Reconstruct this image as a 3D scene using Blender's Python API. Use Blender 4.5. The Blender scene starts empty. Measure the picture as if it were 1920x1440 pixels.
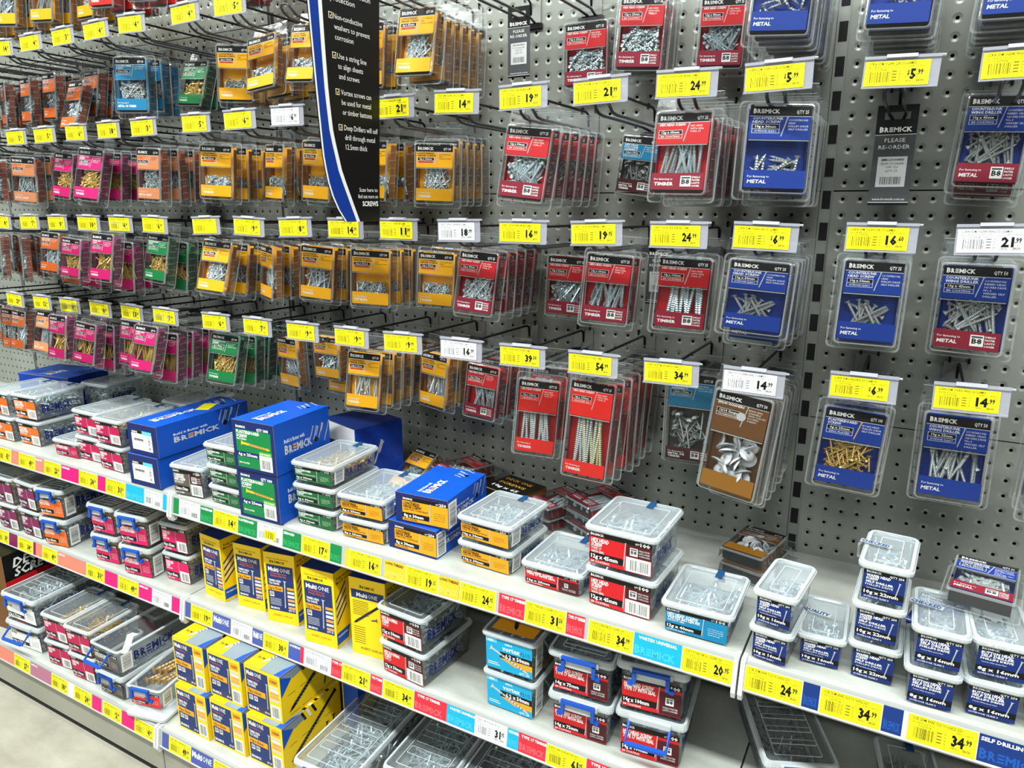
import bpy, bmesh, math, random
from mathutils import Vector, Matrix
random.seed(7)
SC = bpy.context.scene
COL = SC.collection
PI = math.pi

# ---------------------------------------------------------------- camera, world, lights, exposure
cam = bpy.data.cameras.new('camera'); camo = bpy.data.objects.new('camera', cam); COL.objects.link(camo)
cF = Vector((-0.47177601, 0.84799357, -0.24152493)); cR = Vector((0.873939223, 0.486034827, -0.000617542)); cU = Vector((-0.11686586, 0.21136945, 0.97039442))
camo.matrix_world = Matrix(((cR.x, cU.x, -cF.x, 0.11718), (cR.y, cU.y, -cF.y, -1.29312), (cR.z, cU.z, -cF.z, 1.25767), (0, 0, 0, 1)))
cam.sensor_fit = 'HORIZONTAL'; cam.sensor_width = 36; cam.lens = 36 * 1355.925 / 1920; cam.clip_start = 0.01
SC.camera = camo
wd = bpy.data.worlds.new('store_air'); SC.world = wd; wd.use_nodes = True
wd.node_tree.nodes['Background'].inputs[0].default_value = (0.86, 0.95, 1.0, 1)
wd.node_tree.nodes['Background'].inputs[1].default_value = 0.085
def lamp(x, y, z, sx, sy, e, rot=(0, 0, 0)):
    l = bpy.data.lights.new('ceiling_lamp_light', 'AREA'); l.shape = 'RECTANGLE'; l.size = sx; l.size_y = sy; l.energy = e; l.color = (0.95, 1.0, 0.97)
    o = bpy.data.objects.new('ceiling_lamp_light', l); o.location = (x, y, z); o.rotation_euler = rot; COL.objects.link(o)
for lx in (-3.4, -1.7, 0.0, 1.7):
    lamp(lx, -1.75, 3.25, 1.5, 0.22, 76)
    lamp(lx, -3.9, 3.25, 1.5, 0.22, 30)
lamp(-0.9, -0.75, 3.25, 3.6, 0.12, 26)
SC.view_settings.view_transform = 'Standard'; SC.view_settings.look = 'None'; SC.view_settings.gamma = 1.0
SC.view_settings.exposure = 0.22
SC.view_settings.use_curve_mapping = False
cy = SC.cycles
cy.max_bounces = 5; cy.diffuse_bounces = 2; cy.glossy_bounces = 2; cy.transmission_bounces = 2; cy.transparent_max_bounces = 24
cy.caustics_reflective = False; cy.caustics_refractive = False

# ---------------------------------------------------------------- materials
def lin(h):
    h = h.lstrip('#'); out = []
    for i in (0, 2, 4):
        c = int(h[i:i + 2], 16) / 255
        out.append(c / 12.92 if c < .04045 else ((c + .055) / 1.055) ** 2.4)
    return (*out, 1)
_m = {}
def nt(name):
    m = bpy.data.materials.new(name); m.use_nodes = True; t = m.node_tree; t.nodes.clear()
    o = t.nodes.new('ShaderNodeOutputMaterial'); return m, t, t.nodes, t.links, o
def plain(name, col, rough=.5, metal=0, spec=.5):
    if name in _m: return _m[name]
    m, t, N, L, o = nt(name); b = N.new('ShaderNodeBsdfPrincipled')
    b.inputs['Base Color'].default_value = lin(col); b.inputs['Roughness'].default_value = rough; b.inputs['Metallic'].default_value = metal
    b.inputs['Specular IOR Level'].default_value = spec
    L.new(b.outputs[0], o.inputs[0]); _m[name] = m; return m
def noisy(name, c1, c2, scale, rough=.5, metal=0, bump=0, stretch=(1, 1, 1)):
    if name in _m: return _m[name]
    m, t, N, L, o = nt(name); b = N.new('ShaderNodeBsdfPrincipled'); tc = N.new('ShaderNodeTexCoord'); mp = N.new('ShaderNodeMapping'); mp.inputs['Scale'].default_value = stretch
    n = N.new('ShaderNodeTexNoise'); n.inputs['Scale'].default_value = scale; n.inputs['Detail'].default_value = 6; n.inputs['Roughness'].default_value = .62
    r = N.new('ShaderNodeValToRGB'); r.color_ramp.elements[0].position = .35; r.color_ramp.elements[1].position = .68; r.color_ramp.elements[0].color = lin(c1); r.color_ramp.elements[1].color = lin(c2)
    L.new(tc.outputs['Object'], mp.inputs[0]); L.new(mp.outputs[0], n.inputs[0]); L.new(n.outputs[0], r.inputs[0]); L.new(r.outputs[0], b.inputs['Base Color'])
    b.inputs['Roughness'].default_value = rough; b.inputs['Metallic'].default_value = metal
    if bump:
        bp = N.new('ShaderNodeBump'); bp.inputs['Strength'].default_value = bump; bp.inputs['Distance'].default_value = .002; L.new(n.outputs[0], bp.inputs['Height']); L.new(bp.outputs[0], b.inputs['Normal'])
    L.new(b.outputs[0], o.inputs[0]); _m[name] = m; return m
def sheet(name, tint, glossf, white, rough=.08, wcol='#ffffff', base=.03):
    """thin clear plastic: transparent, with fresnel gloss and a little milky diffuse"""
    if name in _m: return _m[name]
    m, t, N, L, o = nt(name)
    tr = N.new('ShaderNodeBsdfTransparent'); tr.inputs[0].default_value = (*tint, 1)
    df = N.new('ShaderNodeBsdfDiffuse'); df.inputs[0].default_value = lin(wcol)
    gl = N.new('ShaderNodeBsdfGlossy'); gl.inputs['Roughness'].default_value = rough
    m1 = N.new('ShaderNodeMixShader'); m1.inputs[0].default_value = white; L.new(tr.outputs[0], m1.inputs[1]); L.new(df.outputs[0], m1.inputs[2])
    lw = N.new('ShaderNodeLayerWeight'); lw.inputs[0].default_value = .25
    ma = N.new('ShaderNodeMath'); ma.operation = 'MULTIPLY_ADD'; ma.inputs[1].default_value = glossf; ma.inputs[2].default_value = base; ma.use_clamp = True; L.new(lw.outputs['Fresnel'], ma.inputs[0])
    nz = N.new('ShaderNodeTexNoise'); nz.inputs['Scale'].default_value = 28; tc = N.new('ShaderNodeTexCoord'); L.new(tc.outputs['Object'], nz.inputs[0])
    bp = N.new('ShaderNodeBump'); bp.inputs['Strength'].default_value = .25; bp.inputs['Distance'].default_value = .004; L.new(nz.outputs[0], bp.inputs['Height']); L.new(bp.outputs[0], gl.inputs['Normal'])
    m2 = N.new('ShaderNodeMixShader'); L.new(ma.outputs[0], m2.inputs[0]); L.new(m1.outputs[0], m2.inputs[1]); L.new(gl.outputs[0], m2.inputs[2])
    L.new(m2.outputs[0], o.inputs[0]); _m[name] = m; return m
CLEAR = sheet('clear_blister', (.975, .98, .98), .6, .006, .06, '#ffffff', .008)
SIDE = sheet('clear_blister_wall', (.955, .965, .965), .7, .03, .12, '#eef4f4', .03)
EDGE = sheet('clear_blister_edge', (.8, .83, .83), .8, .2, .12, '#eef2f2', .12)
LID = sheet('frosted_lid', (.93, .955, .975), .4, .27, .22, '#d3dee4', .03)
LIDC = sheet('clear_grey_lid', (.93, .945, .95), .45, .1, .16, '#cfd8dc', .03)
LIDRIM = sheet('frosted_lid_rim', (.8, .84, .86), .38, .58, .25, '#dfe6e9', .04)
TUB = sheet('tub_wall', (.94, .96, .965), .45, .15, .16, '#d5dde0', .03)
HOLDER = sheet('ticket_holder', (.9, .91, .95), .4, .42, .15, '#c9cad6', .05)
PAL = dict(black='#060607', white='#f4f4f2', yellow='#fdb40a', orange='#e0691f', peach='#f09a68', rust='#8e3c14', pink='#d4136d', purple='#7c1a52', red='#c91a22', crimson='#8c1530',
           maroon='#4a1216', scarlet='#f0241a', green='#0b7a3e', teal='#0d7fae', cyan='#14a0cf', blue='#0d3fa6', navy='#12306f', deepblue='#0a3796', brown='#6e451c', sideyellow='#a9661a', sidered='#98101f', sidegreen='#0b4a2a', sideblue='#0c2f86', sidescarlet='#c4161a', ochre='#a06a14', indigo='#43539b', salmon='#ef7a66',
           mauve='#a86a82', ticket='#efe21a', tickettext='#15150c', ticketw='#eceef2', grey='#c9cbcc', dgrey='#4a4c4f', gold='#f6b52a', redstrip='#e02a3a', boxblue='#0f4fb8', boxside='#0b3aa0', boxdark='#10245e', multiyellow='#f8cf12',
           multinavy='#1b2f66', lime='#59a830', handle='#1a4fae', limeblue='#5fc3e8', ebony='#0a0a0b', silver='#b9bec2', steelgrey='#7f8d96', oran2='#ee6a1c', indigo2='#1d2a6e', pinkd='#b80f4e', greytaupe='#5a524c', green2='#12602f', gold2='#e29b17', navyb='#0f2a6c', pink2='#d4145e', boxdark2='#1d4a78', ochre2='#d8cf20', vorange='#f0a020')
def C_(n): return plain('ink_' + n, PAL[n], .45, 0, .3)
STEEL = plain('zinc_screw', '#c3d2d8', .28, .6)
GALV = plain('galvanised_screw', '#a4aaaa', .4, .45)
GOLDS = plain('gold_zinc_screw', '#cfae62', .3, .6)
BRONZE = plain('bronze_screw', '#a98c5e', .42, .35)
RUBBER = plain('pale_washer', '#c8ccd0', .5, .1)
CHROME = plain('chrome_wire', '#55585b', .24, .6)
BLACKW = plain('black_wire', '#1a1b1d', .35, .3)
WHITE_P = plain('white_enamel', '#d9dcdb', .4)
DECK = noisy('shelf_enamel', '#a0a39c', '#b4b7b1', 9, .42, 0, 0)
LIP = plain('shelf_lip', '#a6aaa7', .4)
CARD_EDGE = plain('raw_cardboard', '#9b7b55', .8)

# ---------------------------------------------------------------- mesh helpers
class MB:
    def __init__(s): s.v = []; s.f = []; s.m = []; s.mats = []
    def mi(s, mat):
        if mat not in s.mats: s.mats.append(mat)
        return s.mats.index(mat)
    def add(s, vs, fs, mat, T=None):
        o = len(s.v); s.v.extend([T @ Vector(p) for p in vs] if T else [Vector(p) for p in vs]); k = s.mi(mat)
        for f in fs: s.f.append([i + o for i in f]); s.m.append(k)
    def quad(s, a, b, c, d, mat): s.add([a, b, c, d], [(0, 1, 2, 3)], mat)
    def box(s, x0, x1, y0, y1, z0, z1, mat, T=None):
        v = [(x0, y0, z0), (x1, y0, z0), (x1, y1, z0), (x0, y1, z0), (x0, y0, z1), (x1, y0, z1), (x1, y1, z1), (x0, y1, z1)]
        s.add(v, [(0, 3, 2, 1), (4, 5, 6, 7), (0, 1, 5, 4), (1, 2, 6, 5), (2, 3, 7, 6), (3, 0, 4, 7)], mat, T)
    def loft(s, rings, mat, cap0=False, cap1=False, closed=True):
        n = len(rings[0]); vs = [p for r in rings for p in r]; fs = []
        for k in range(len(rings) - 1):
            for i in range(n if closed else n - 1):
                j = (i + 1) % n; fs.append((k * n + i, k * n + j, (k + 1) * n + j, (k + 1) * n + i))
        if cap0: fs.append(tuple(range(n))[::-1])
        if cap1: fs.append(tuple((len(rings) - 1) * n + i for i in range(n)))
        s.add(vs, fs, mat)
    def tube(s, path, r, mat, n=6, cap=True):
        P = [Vector(p) for p in path]; rings = []
        for i, p in enumerate(P):
            d = (P[min(i + 1, len(P) - 1)] - P[max(i - 1, 0)]).normalized()
            a = Vector((0, 0, 1)) if abs(d.z) < .9 else Vector((1, 0, 0)); u = d.cross(a).normalized(); w = d.cross(u)
            rings.append([p + r * (math.cos(2 * PI * k / n) * u + math.sin(2 * PI * k / n) * w) for k in range(n)])
        s.loft(rings, mat, cap, cap)
    def mesh(s, name, smooth=False):
        me = bpy.data.meshes.new(name); me.from_pydata([tuple(p) for p in s.v], [], s.f)
        for m in s.mats: me.materials.append(m)
        me.polygons.foreach_set('material_index', s.m)
        if smooth: me.polygons.foreach_set('use_smooth', [True] * len(s.f))
        me.update(); return me
    def build(s, name, parent=None, smooth=False): return link(name, s.mesh(name, smooth), parent)
def link(name, me, parent=None, loc=(0, 0, 0), rot=None):
    o = bpy.data.objects.new(name, me); COL.objects.link(o); o.location = loc
    if rot: o.rotation_euler = rot
    if parent: o.parent = parent
    return o
def tag(o, label, cat, group=None, kind=None):
    o['label'] = label; o['category'] = cat
    if group: o['group'] = group
    if kind: o['kind'] = kind
    return o
def thing(name, label, cat, loc=(0, 0, 0), rz=0, group=None):
    return tag(link(name, None, None, loc, (0, 0, rz)), label, cat, group)
def struct(name, mb): o = mb.build(name); o['kind'] = 'structure'; return o
def rr(w, d, r, n=3, cx=0, cy=0):
    out = []
    for sx, sy, a0 in ((1, 1, 0), (-1, 1, 90), (-1, -1, 180), (1, -1, 270)):
        for k in range(n + 1):
            a = math.radians(a0 + 90 * k / n); out.append((cx + sx * (w / 2 - r) + r * math.cos(a), cy + sy * (d / 2 - r) + r * math.sin(a)))
    return out

# ---------------------------------------------------------------- lettering
_t = {}
def glyphs(st, bold=0.0, res=1):
    k = (st, bold, res)
    if k in _t: return _t[k]
    c = bpy.data.curves.new('lettering', 'FONT'); c.body = st; c.size = 1; c.offset = bold; c.resolution_u = res; c.fill_mode = 'BOTH'; c.extrude = 0
    o = bpy.data.objects.new('lettering', c); COL.objects.link(o)
    dg = bpy.context.evaluated_depsgraph_get(); me = o.evaluated_get(dg).to_mesh()
    vs = [(v.co.x, v.co.y) for v in me.vertices]; fs = [tuple(p.vertices) for p in me.polygons]
    o.evaluated_get(dg).to_mesh_clear(); bpy.data.objects.remove(o); bpy.data.curves.remove(c)
    if vs:
        x0 = min(v[0] for v in vs); x1 = max(v[0] for v in vs)
    else: x0 = x1 = 0
    _t[k] = ([(x - x0, y) for x, y in vs], fs, x1 - x0); return _t[k]
_cap = [None]
def capheight():
    if _cap[0] is None: _cap[0] = max(v[1] for v in glyphs('H')[0])
    return _cap[0]
class Art:
    """flat printed artwork laid on a surface: origin o, unit axes ux, uy; layers are stacked by a tenth of a millimetre"""
    def __init__(s, mb, o, ux=(1, 0, 0), uy=(0, 0, 1), step=.00012):
        s.mb = mb; s.o = Vector(o); s.x = Vector(ux).normalized(); s.y = Vector(uy).normalized(); s.n = s.x.cross(s.y) * step
    def P(s, u, v, l): return s.o + s.x * u + s.y * v + s.n * l
    def rect(s, u0, v0, u1, v1, mat, l=1): s.mb.quad(s.P(u0, v0, l), s.P(u1, v0, l), s.P(u1, v1, l), s.P(u0, v1, l), C_(mat) if isinstance(mat, str) else mat)
    def poly(s, pts, mat, l=1): s.mb.add([s.P(u, v, l) for u, v in pts], [tuple(range(len(pts)))], C_(mat))
    def text(s, st, u, v, h, mat='white', l=2, bold=.0, w=None, shear=0, align='l', res=1):
        g, fs, wd = glyphs(st, bold, res)
        if not g: return 0
        k = h / capheight(); kx = k if w is None else w / max(wd, 1e-6)
        if w is not None and kx > k * 1.9: kx = k * 1.9
        tw = wd * kx
        if align == 'r': u -= tw
        if align == 'c': u -= tw / 2
        s.mb.add([s.P(u + x * kx + y * k * shear, v + y * k, l) for x, y in g], fs, C_(mat)); return tw
    def logo(s, u, v, h, mat='white', l=2, w=None, mid=None):
        """the wide brand word: big B, barred E"""
        w = w or h * 5.6; a = w / 5.6
        s.text('B', u, v, h * 1.12, mat, l, .03, a * .78); s.text('R', u + a * .86, v, h, mat, l, .03, a * .72)
        for i in range(3): s.rect(u + a * 1.66, v + h * (.0 + i * .39), u + a * 2.3, v + h * (.22 + i * .39), mid if (mid and i) else mat, l)
        s.text('MICK', u + a * 2.42, v, h, mat, l, .03, a * 3.1)
    def barcode(s, u, v, w, h, l=2, n=14, vert=False, mat='black'):
        rd = random.Random(int((w + h) * 1e5)); x = 0
        while x < 1:
            b = rd.choice((.012, .02, .034)); 
            if vert: s.rect(u, v + x * h, u + w, v + min(1, x + b) * h, mat, l)
            else: s.rect(u + x * w, v, u + min(1, x + b) * w, v + h, mat, l)
            x += b + rd.choice((.02, .03, .045))
    def screw(s, u0, v0, u1, v1, r, mat='silver', l=3, head=2.4, rings=0):
        a = Vector((u0, v0)); b = Vector((u1, v1)); d = (b - a).normalized(); n = Vector((-d.y, d.x))
        s.poly([a + n * r * head, a - n * r * head, a + d * r * 2 - n * r, b - d * r * 3 - n * r, b, b - d * r * 3 + n * r, a + d * r * 2 + n * r], mat, l)
        for i in range(rings):
            c = a + (b - a) * (.3 + .6 * i / rings); s.poly([c + n * r * 1.3 + d * r * .4, c + n * r * 1.3 - d * r * .2, c - n * r * 1.3 - d * r * .7, c - n * r * 1.3 - d * r * .1], 'dgrey', l + 1)
    def badge(s, u, v, h, l=2):
        s.rect(u, v, u + h * .95, v + h, 'white', l); s.rect(u + h * .08, v + h * .74, u + h * .87, v + h * .9, 'dgrey', l + 1); s.text('B8', u + h * .12, v + h * .24, h * .42, 'black', l + 1, .03, h * .72)

# ---------------------------------------------------------------- screws
def screw_geo(L, d, head='csk', pitch=None, n=6, amp=.2):
    """one threaded screw, head at z=0, tip at z=-L"""
    r = d / 2; prof = []
    if head == 'csk': prof = [(r * 2.1, 0), (r * 2.0, -r * .3), (r * .8, -r * 1.8)]
    elif head == 'hex': prof = [(r * 1.5, r * 1.6), (r * 1.5, 0), (r * 2.2, 0), (r * 2.2, -r * .4), (r * .85, -r * .5)]
    elif head == 'wafer': prof = [(r * 1.5, r * .7), (r * 2.3, 0), (r * .8, -r * .1)]
    elif head == 'cup': prof = [(r * .6, r * 1), (r * 2.6, r * .9), (r * 4.6, -r * 1.0), (r * 5, -r * 1.6), (r * 4.2, -r * 1.7), (r * 1, -r * 1.0)]
    z = prof[-1][1]; pitch = pitch or d * .45; end = -L + r * 2
    while z - pitch > end:
        z -= pitch * .5; prof.append((r * (.92 - amp), z)); z -= pitch * .5; prof.append((r * (.92 + amp), z))
    prof.append((r * .7, end)); prof.append((r * .05, -L))
    vs = []; fs = []
    for R, Z in prof:
        for k in range(n): vs.append((R * math.cos(2 * PI * k / n), R * math.sin(2 * PI * k / n), Z))
    for i in range(len(prof) - 1):
        for k in range(n): j = (k + 1) % n; fs.append((i * n + k, i * n + j, (i + 1) * n + j, (i + 1) * n + k))
    fs.append(tuple(range(n))[::-1]); return vs, fs
def pile(key, geo, L, mat, w, h, t, n, tilt=1.6, fill=1.0, mat2=None):
    """n screws lying in an upright slab w x h x t (x, z, y) whose lower edge is z=0; tilt = largest angle off vertical"""
    mb = MB(); rd = random.Random(key); vs, fs = geo
    for i in range(n):
        a = rd.uniform(-tilt, tilt); 
        if rd.random() < .45: a += PI
        if L > .038 and abs(math.sin(a)) * L > w * .72: a *= .45
        sx = abs(math.sin(a)) * L / 2; sz = abs(math.cos(a)) * L / 2
        x = rd.uniform(-1, 1) * max(w / 2 - sx - .002, .0); zz = h * fill
        z = sz + .002 + rd.random() * max(zz - 2 * sz - .002, 0)
        y = rd.uniform(-t / 2 + .002, t / 2 - .002) * (1 if L < .035 else .75 if L < .09 else .4)
        T = Matrix.Translation((x, y, z)) @ Matrix.Rotation(a, 4, 'Y') @ Matrix.Rotation(rd.uniform(-.12, .12) * min(1, .025 / L), 4, 'X') @ Matrix.Translation((0, 0, L / 2))
        mb.add(vs, fs, mat2 if (mat2 and rd.random() < .3) else mat, T)
    return mb.mesh('screws', False)
def heap(key, geo, L, mat, w, d, z0, z1, n, n2):
    """loose screws filling a tub w x d from z0 to z1: n over the top, n2 along the walls, over a solid core"""
    mb = MB(); rd = random.Random(key); vs, fs = geo
    mb.box(-w / 2 + .0105, w / 2 - .0105, -d / 2 + .0105, d / 2 - .0105, z0 + .002, z1 - .006, noisy('screw_mass', '#3a3e40', '#a6adb0', 150, .4, .4, .6))
    for i in range(n + n2):
        az = rd.uniform(0, 2 * PI); el = rd.uniform(-.35, .35)
        if i < n:
            x = rd.uniform(-1, 1) * (w / 2 - L * .45 - .004) if w > L else 0; y = rd.uniform(-1, 1) * (d / 2 - L * .45 - .004); z = z1 - .004 + rd.uniform(-.004, .006) - .006 * (abs(x) / w + abs(y) / d)
            T = Matrix.Translation((x, y, z)) @ Matrix.Rotation(az, 4, 'Z') @ Matrix.Rotation(PI / 2 + el, 4, 'Y')
        else:
            z = rd.uniform(z0 + .006, z1 - .004)
            if rd.random() < .5: x = rd.choice((1, 1, -1)) * (w / 2 - .003 - .005 * rd.random()); y = rd.uniform(-1, 1) * (d / 2 - L * .5); R = Matrix.Rotation(PI / 2, 4, 'Z')
            else: y = -(d / 2 - .003 - .005 * rd.random()); x = rd.uniform(-1, 1) * (w / 2 - L * .5); R = Matrix.Identity(4)
            e = rd.uniform(-1, 1); e = e if abs(math.sin(e)) * L < (z1 - z0) * .9 else 0
            z = min(max(z, z0 + abs(math.sin(e)) * L / 2 + .002), z1 - abs(math.sin(e)) * L / 2)
            T = Matrix.Translation((x, y, z)) @ R @ Matrix.Rotation(PI / 2 + e, 4, 'Y')
        mb.add(vs, fs, mat, T @ Matrix.Translation((0, 0, L / 2)))
    return mb.mesh('screws')

# ---------------------------------------------------------------- the shelving: pegboard, uprights, shelves, kick panels, floor
def peg_material():
    m, t, N, L, o = nt('perforated_steel')
    tc = N.new('ShaderNodeTexCoord'); sp = N.new('ShaderNodeSeparateXYZ'); L.new(tc.outputs['Object'], sp.inputs[0])
    def M_(op, a, b=None, c=None):
        n = N.new('ShaderNodeMath'); n.operation = op
        for i, x in enumerate((a, b, c)):
            if x is None: continue
            if isinstance(x, (int, float)): n.inputs[i].default_value = x
            else: L.new(x, n.inputs[i])
        return n.outputs[0]
    def frac(out, off):
        s = M_('MULTIPLY_ADD', out, 40.0, off); r = M_('ROUND', s); return M_('SUBTRACT', s, r)
    fx = frac(sp.outputs[0], 0); fz = frac(sp.outputs[2], -30.6)
    d = M_('SQRT', M_('ADD', M_('MULTIPLY', fx, fx), M_('MULTIPLY', fz, fz)))
    hole = M_('LESS_THAN', d, .105)
    b = N.new('ShaderNodeBsdfPrincipled'); b.inputs['Metallic'].default_value = .25; b.inputs['Roughness'].default_value = .38
    nz = N.new('ShaderNodeTexNoise'); nz.inputs['Scale'].default_value = 5; nz.inputs['Detail'].default_value = 5; L.new(tc.outputs['Object'], nz.inputs[0])
    cr = N.new('ShaderNodeValToRGB'); cr.color_ramp.elements[0].position = .3; cr.color_ramp.elements[1].position = .75; cr.color_ramp.elements[0].color = lin('#8b8e86'); cr.color_ramp.elements[1].color = lin('#9da099'); L.new(nz.outputs[0], cr.inputs[0]); L.new(cr.outputs[0], b.inputs['Base Color'])
    mr = N.new('ShaderNodeMapRange'); mr.inputs['From Min'].default_value = .1; mr.inputs['From Max'].default_value = .3; L.new(d, mr.inputs['Value']); mr.interpolation_type = 'SMOOTHSTEP'
    bp = N.new('ShaderNodeBump'); bp.inputs['Strength'].default_value = .6; bp.inputs['Distance'].default_value = .002; L.new(mr.outputs[0], bp.inputs['Height']); L.new(bp.outputs[0], b.inputs['Normal'])
    tr = N.new('ShaderNodeBsdfTransparent'); mx = N.new('ShaderNodeMixShader'); L.new(hole, mx.inputs[0]); L.new(b.outputs[0], mx.inputs[1]); L.new(tr.outputs[0], mx.inputs[2]); L.new(mx.outputs[0], o.inputs[0]); return m
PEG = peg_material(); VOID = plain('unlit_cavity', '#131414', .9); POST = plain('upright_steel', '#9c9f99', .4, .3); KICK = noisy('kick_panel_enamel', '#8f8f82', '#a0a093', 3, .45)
BAY = [(-3.615, -2.435), (-2.415, -1.235), (-1.215, -0.035), (-0.015, 1.165)]
BAYN = ['far left', 'left', 'middle', 'right']
SEAM = [(-0.0, .5255), (.5275, .9015), (.9035, 1.2765), (1.2785, 1.6515), (1.6535, 2.1)]
LEVN = ['lowest', 'second', 'third', 'fourth', 'top']
for bi, (a, b) in enumerate(BAY):
    for si, (z0, z1) in enumerate(SEAM):
        mb = MB(); mb.quad((a, 0, z0), (b, 0, z0), (b, 0, z1), (a, 0, z1), PEG)
        for (x0, x1, zz0, zz1) in ((a, b, z1 - .001, z1), (a, b, z0, z0 + .001), (a, a + .001, z0, z1), (b - .001, b, z0, z1)): mb.box(x0, x1, .0005, .012, zz0, zz1, POST)
        tag(mb.build('pegboard_panel'), 'grey perforated steel pegboard panel, %s of its bay, %s bay' % (LEVN[si], BAYN[bi]), 'pegboard', 'pegboard panels')
mb = MB(); mb.box(-3.7, 1.25, .028, .05, 0, 2.12, VOID); struct('wall_back', mb)
for k, x in enumerate((-2.425, -1.225, -0.025)):
    mb = MB(); mb.box(x - .0095, x + .0095, .0062, .024, 0, 2.1, POST); z = .05
    while z < 2.08: mb.box(x - .0062, x + .0062, .0052, .0066, z, z + .028, VOID); z += .05
    tag(mb.build('slotted_upright'), 'slotted steel upright in the gap %s' % ('between middle and right pegboard bays', 'between left and middle pegboard bays', 'between far left and left pegboard bays')[2 - k], 'shelf upright', 'slotted uprights')
SX = [(-3.64, -2.441), (-2.439, -1.241), (-1.239, -0.035), (-0.033, 1.165)]
TSZ, MSZ, BSZ = .648, .397, .131
def shelf(a, b, zs, yf, label):
    t = thing('shelf', label, 'shelf', (a, 0, zs)); w = b - a; mb = MB()
    prof = [(0, 0), (yf + .022, 0), (yf + .014, -.0006), (yf + .008, -.003), (yf + .004, -.008), (yf + .003, -.03), (0, -.03)]
    mb.loft([[(0.0005, y, z) for y, z in prof], [(w - .0005, y, z) for y, z in prof]], DECK, True, True); mb.build('deck', t)
    mb = MB(); prof = [(yf + .004, -.001), (yf, -.0005), (yf - .0006, -.003), (yf - .006, -.039), (yf - .0085, -.041), (yf - .007, -.044), (yf - .003, -.0435), (yf + .003, -.006)]
    mb.loft([[(0.004, y, z) for y, z in prof], [(w - .004, y, z) for y, z in prof]], LIP, True, True); mb.build('ticket_rail', t)
    for x in (0.0006, w - .0066):
        mb = MB(); pr = [(yf + .03, -.002), (yf + .004, .002), (yf - .004, -.001), (yf - .012, -.048), (yf - .008, -.058), (yf + .002, -.058), (yf + .012, -.036), (yf + .03, -.03)]
        mb.loft([[(x, y, z) for y, z in pr], [(x + .006, y, z) for y, z in pr]], WHITE_P, True, True); mb.build('end_cap', t)
    return t
for i, (a, b) in enumerate(SX):
    shelf(a, b, TSZ, -.374, 'grey steel shelf under the hanging packs, upper tier, %s bay' % BAYN[i])
    shelf(a, b, MSZ, -.374, 'grey steel shelf of the middle tier, %s bay' % BAYN[i])
    shelf(a, b, BSZ, -.474, 'deep grey steel base shelf near the floor, %s bay' % BAYN[i])
    mb = MB(); mb.box(a + .001, b - .001, -.4695, -.4665, .007, BSZ - .036, KICK); tag(mb.build('kick_panel'), 'beige grey kick panel below the base shelf, %s bay' % BAYN[i], 'kick panel', 'kick panels')
    mb = MB(); mb.box(a + .001, b - .001, -.465, -.45, -.012, .02, VOID); mb.box(a + .001, b - .001, -.45, 0, -.012, .095, VOID); tag(mb.build('plinth'), 'black recessed plinth under the kick panel, %s bay' % BAYN[i], 'plinth', 'shadow plinths')  # shadow band below the kick panel, built as a solid near-black strip
mb = MB(); mb.quad((-9, -7, -.012), (6, -7, -.012), (6, .05, -.012), (-9, .05, -.012), noisy('concrete_floor', '#8f8b7d', '#a6a294', 7, .6, 0, .15, (1, 1.6, 1))); struct('floor', mb)
mb = MB(); mb.quad((-9, .05, 3.6), (6, .05, 3.6), (6, -7, 3.6), (-9, -7, 3.6), plain('ceiling_paint', '#8c8f90', .9)); struct('ceiling', mb)

# ---------------------------------------------------------------- tickets
TXT = {'yellow': 'SCRW C PHCSC %s ZP CLAM', 'red': 'SCRW T17 HX HD %s B8 SEAL CLAM25', 'scarletlong': 'SCRW T17 HX HD %s C4 SEAL CLAM25', 'tealred': 'SCRW VORTEX M6.2X50 B8 POLYCARB CL3', 'brown': 'SEAL POLYCARB SEAL CLAM50', 'blue': 'SCRW SDM %s CSK C3 CLAM25', 'bluewing': 'SCRW SDM %s WNG C3 CLAM50', 'blueplaster': 'SCRW SDM 6GX25 BGL ZY CLAM100'}
def ticket_art(A, w, h, price, bg='ticket', prod='SCR T17 HEX B8 SL 12GX45 100', full=True, dot=None):
    ink = 'tickettext'; A.rect(0, 0, w, h, bg, 1)
    A.text(prod, w * .06, h * .84, h * .1, ink, 2, .01, w * .72)
    A.text('#003758F  Bremick Pty Ltd', w * .06, h * .72, h * .06, ink, 2, 0, w * .32); A.text('EMKC3 1045050', w * .7, h * .73, h * .06, ink, 2, 0, w * .24)
    A.text('100077978', w * .14, h * .6, h * .08, ink, 2, 0, w * .2)
    A.barcode(w * .09, h * .15, w * .3, h * .42, 2, mat=ink)
    for i in range(4): A.rect(w * .43, h * (.2 + i * .12), w * .5, h * (.23 + i * .12), ink, 2); A.rect(w * .54, h * (.21 + i * .12), w * .56, h * (.23 + i * .12), ink, 2)
    if price:
        a, c = price.split('.'); A.rect(w * .62, h * .1, w * .96, h * .68, 'ochre2' if bg == 'ticket' else 'grey', 2)
        x = w * .645
        if len(a) == 1: A.text('$', x + w * .02, h * .42, h * .18, 'black', 3, .02, w * .035); x += w * .065
        x += A.text(a, x, h * .26, h * .37, 'black', 3, .045, w * .09 * len(a)) + w * .006
        A.text('.' + c, x, h * .42, h * .2, 'black', 3, .03, w * .1); A.text('EACH', w * .82, h * .14, h * .08, ink, 3, .01, w * .1); A.text('UNIT Ea.', w * .64, h * .14, h * .06, ink, 3, 0, w * .1)
ROWN = {1: 'top ticket row', 2: 'second ticket row', 3: 'third ticket row', 4: 'fourth ticket row', 0: ''}
ORD = ['front', 'second', 'third', 'fourth', 'fifth', 'sixth', 'seventh', 'eighth', 'ninth']
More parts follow.
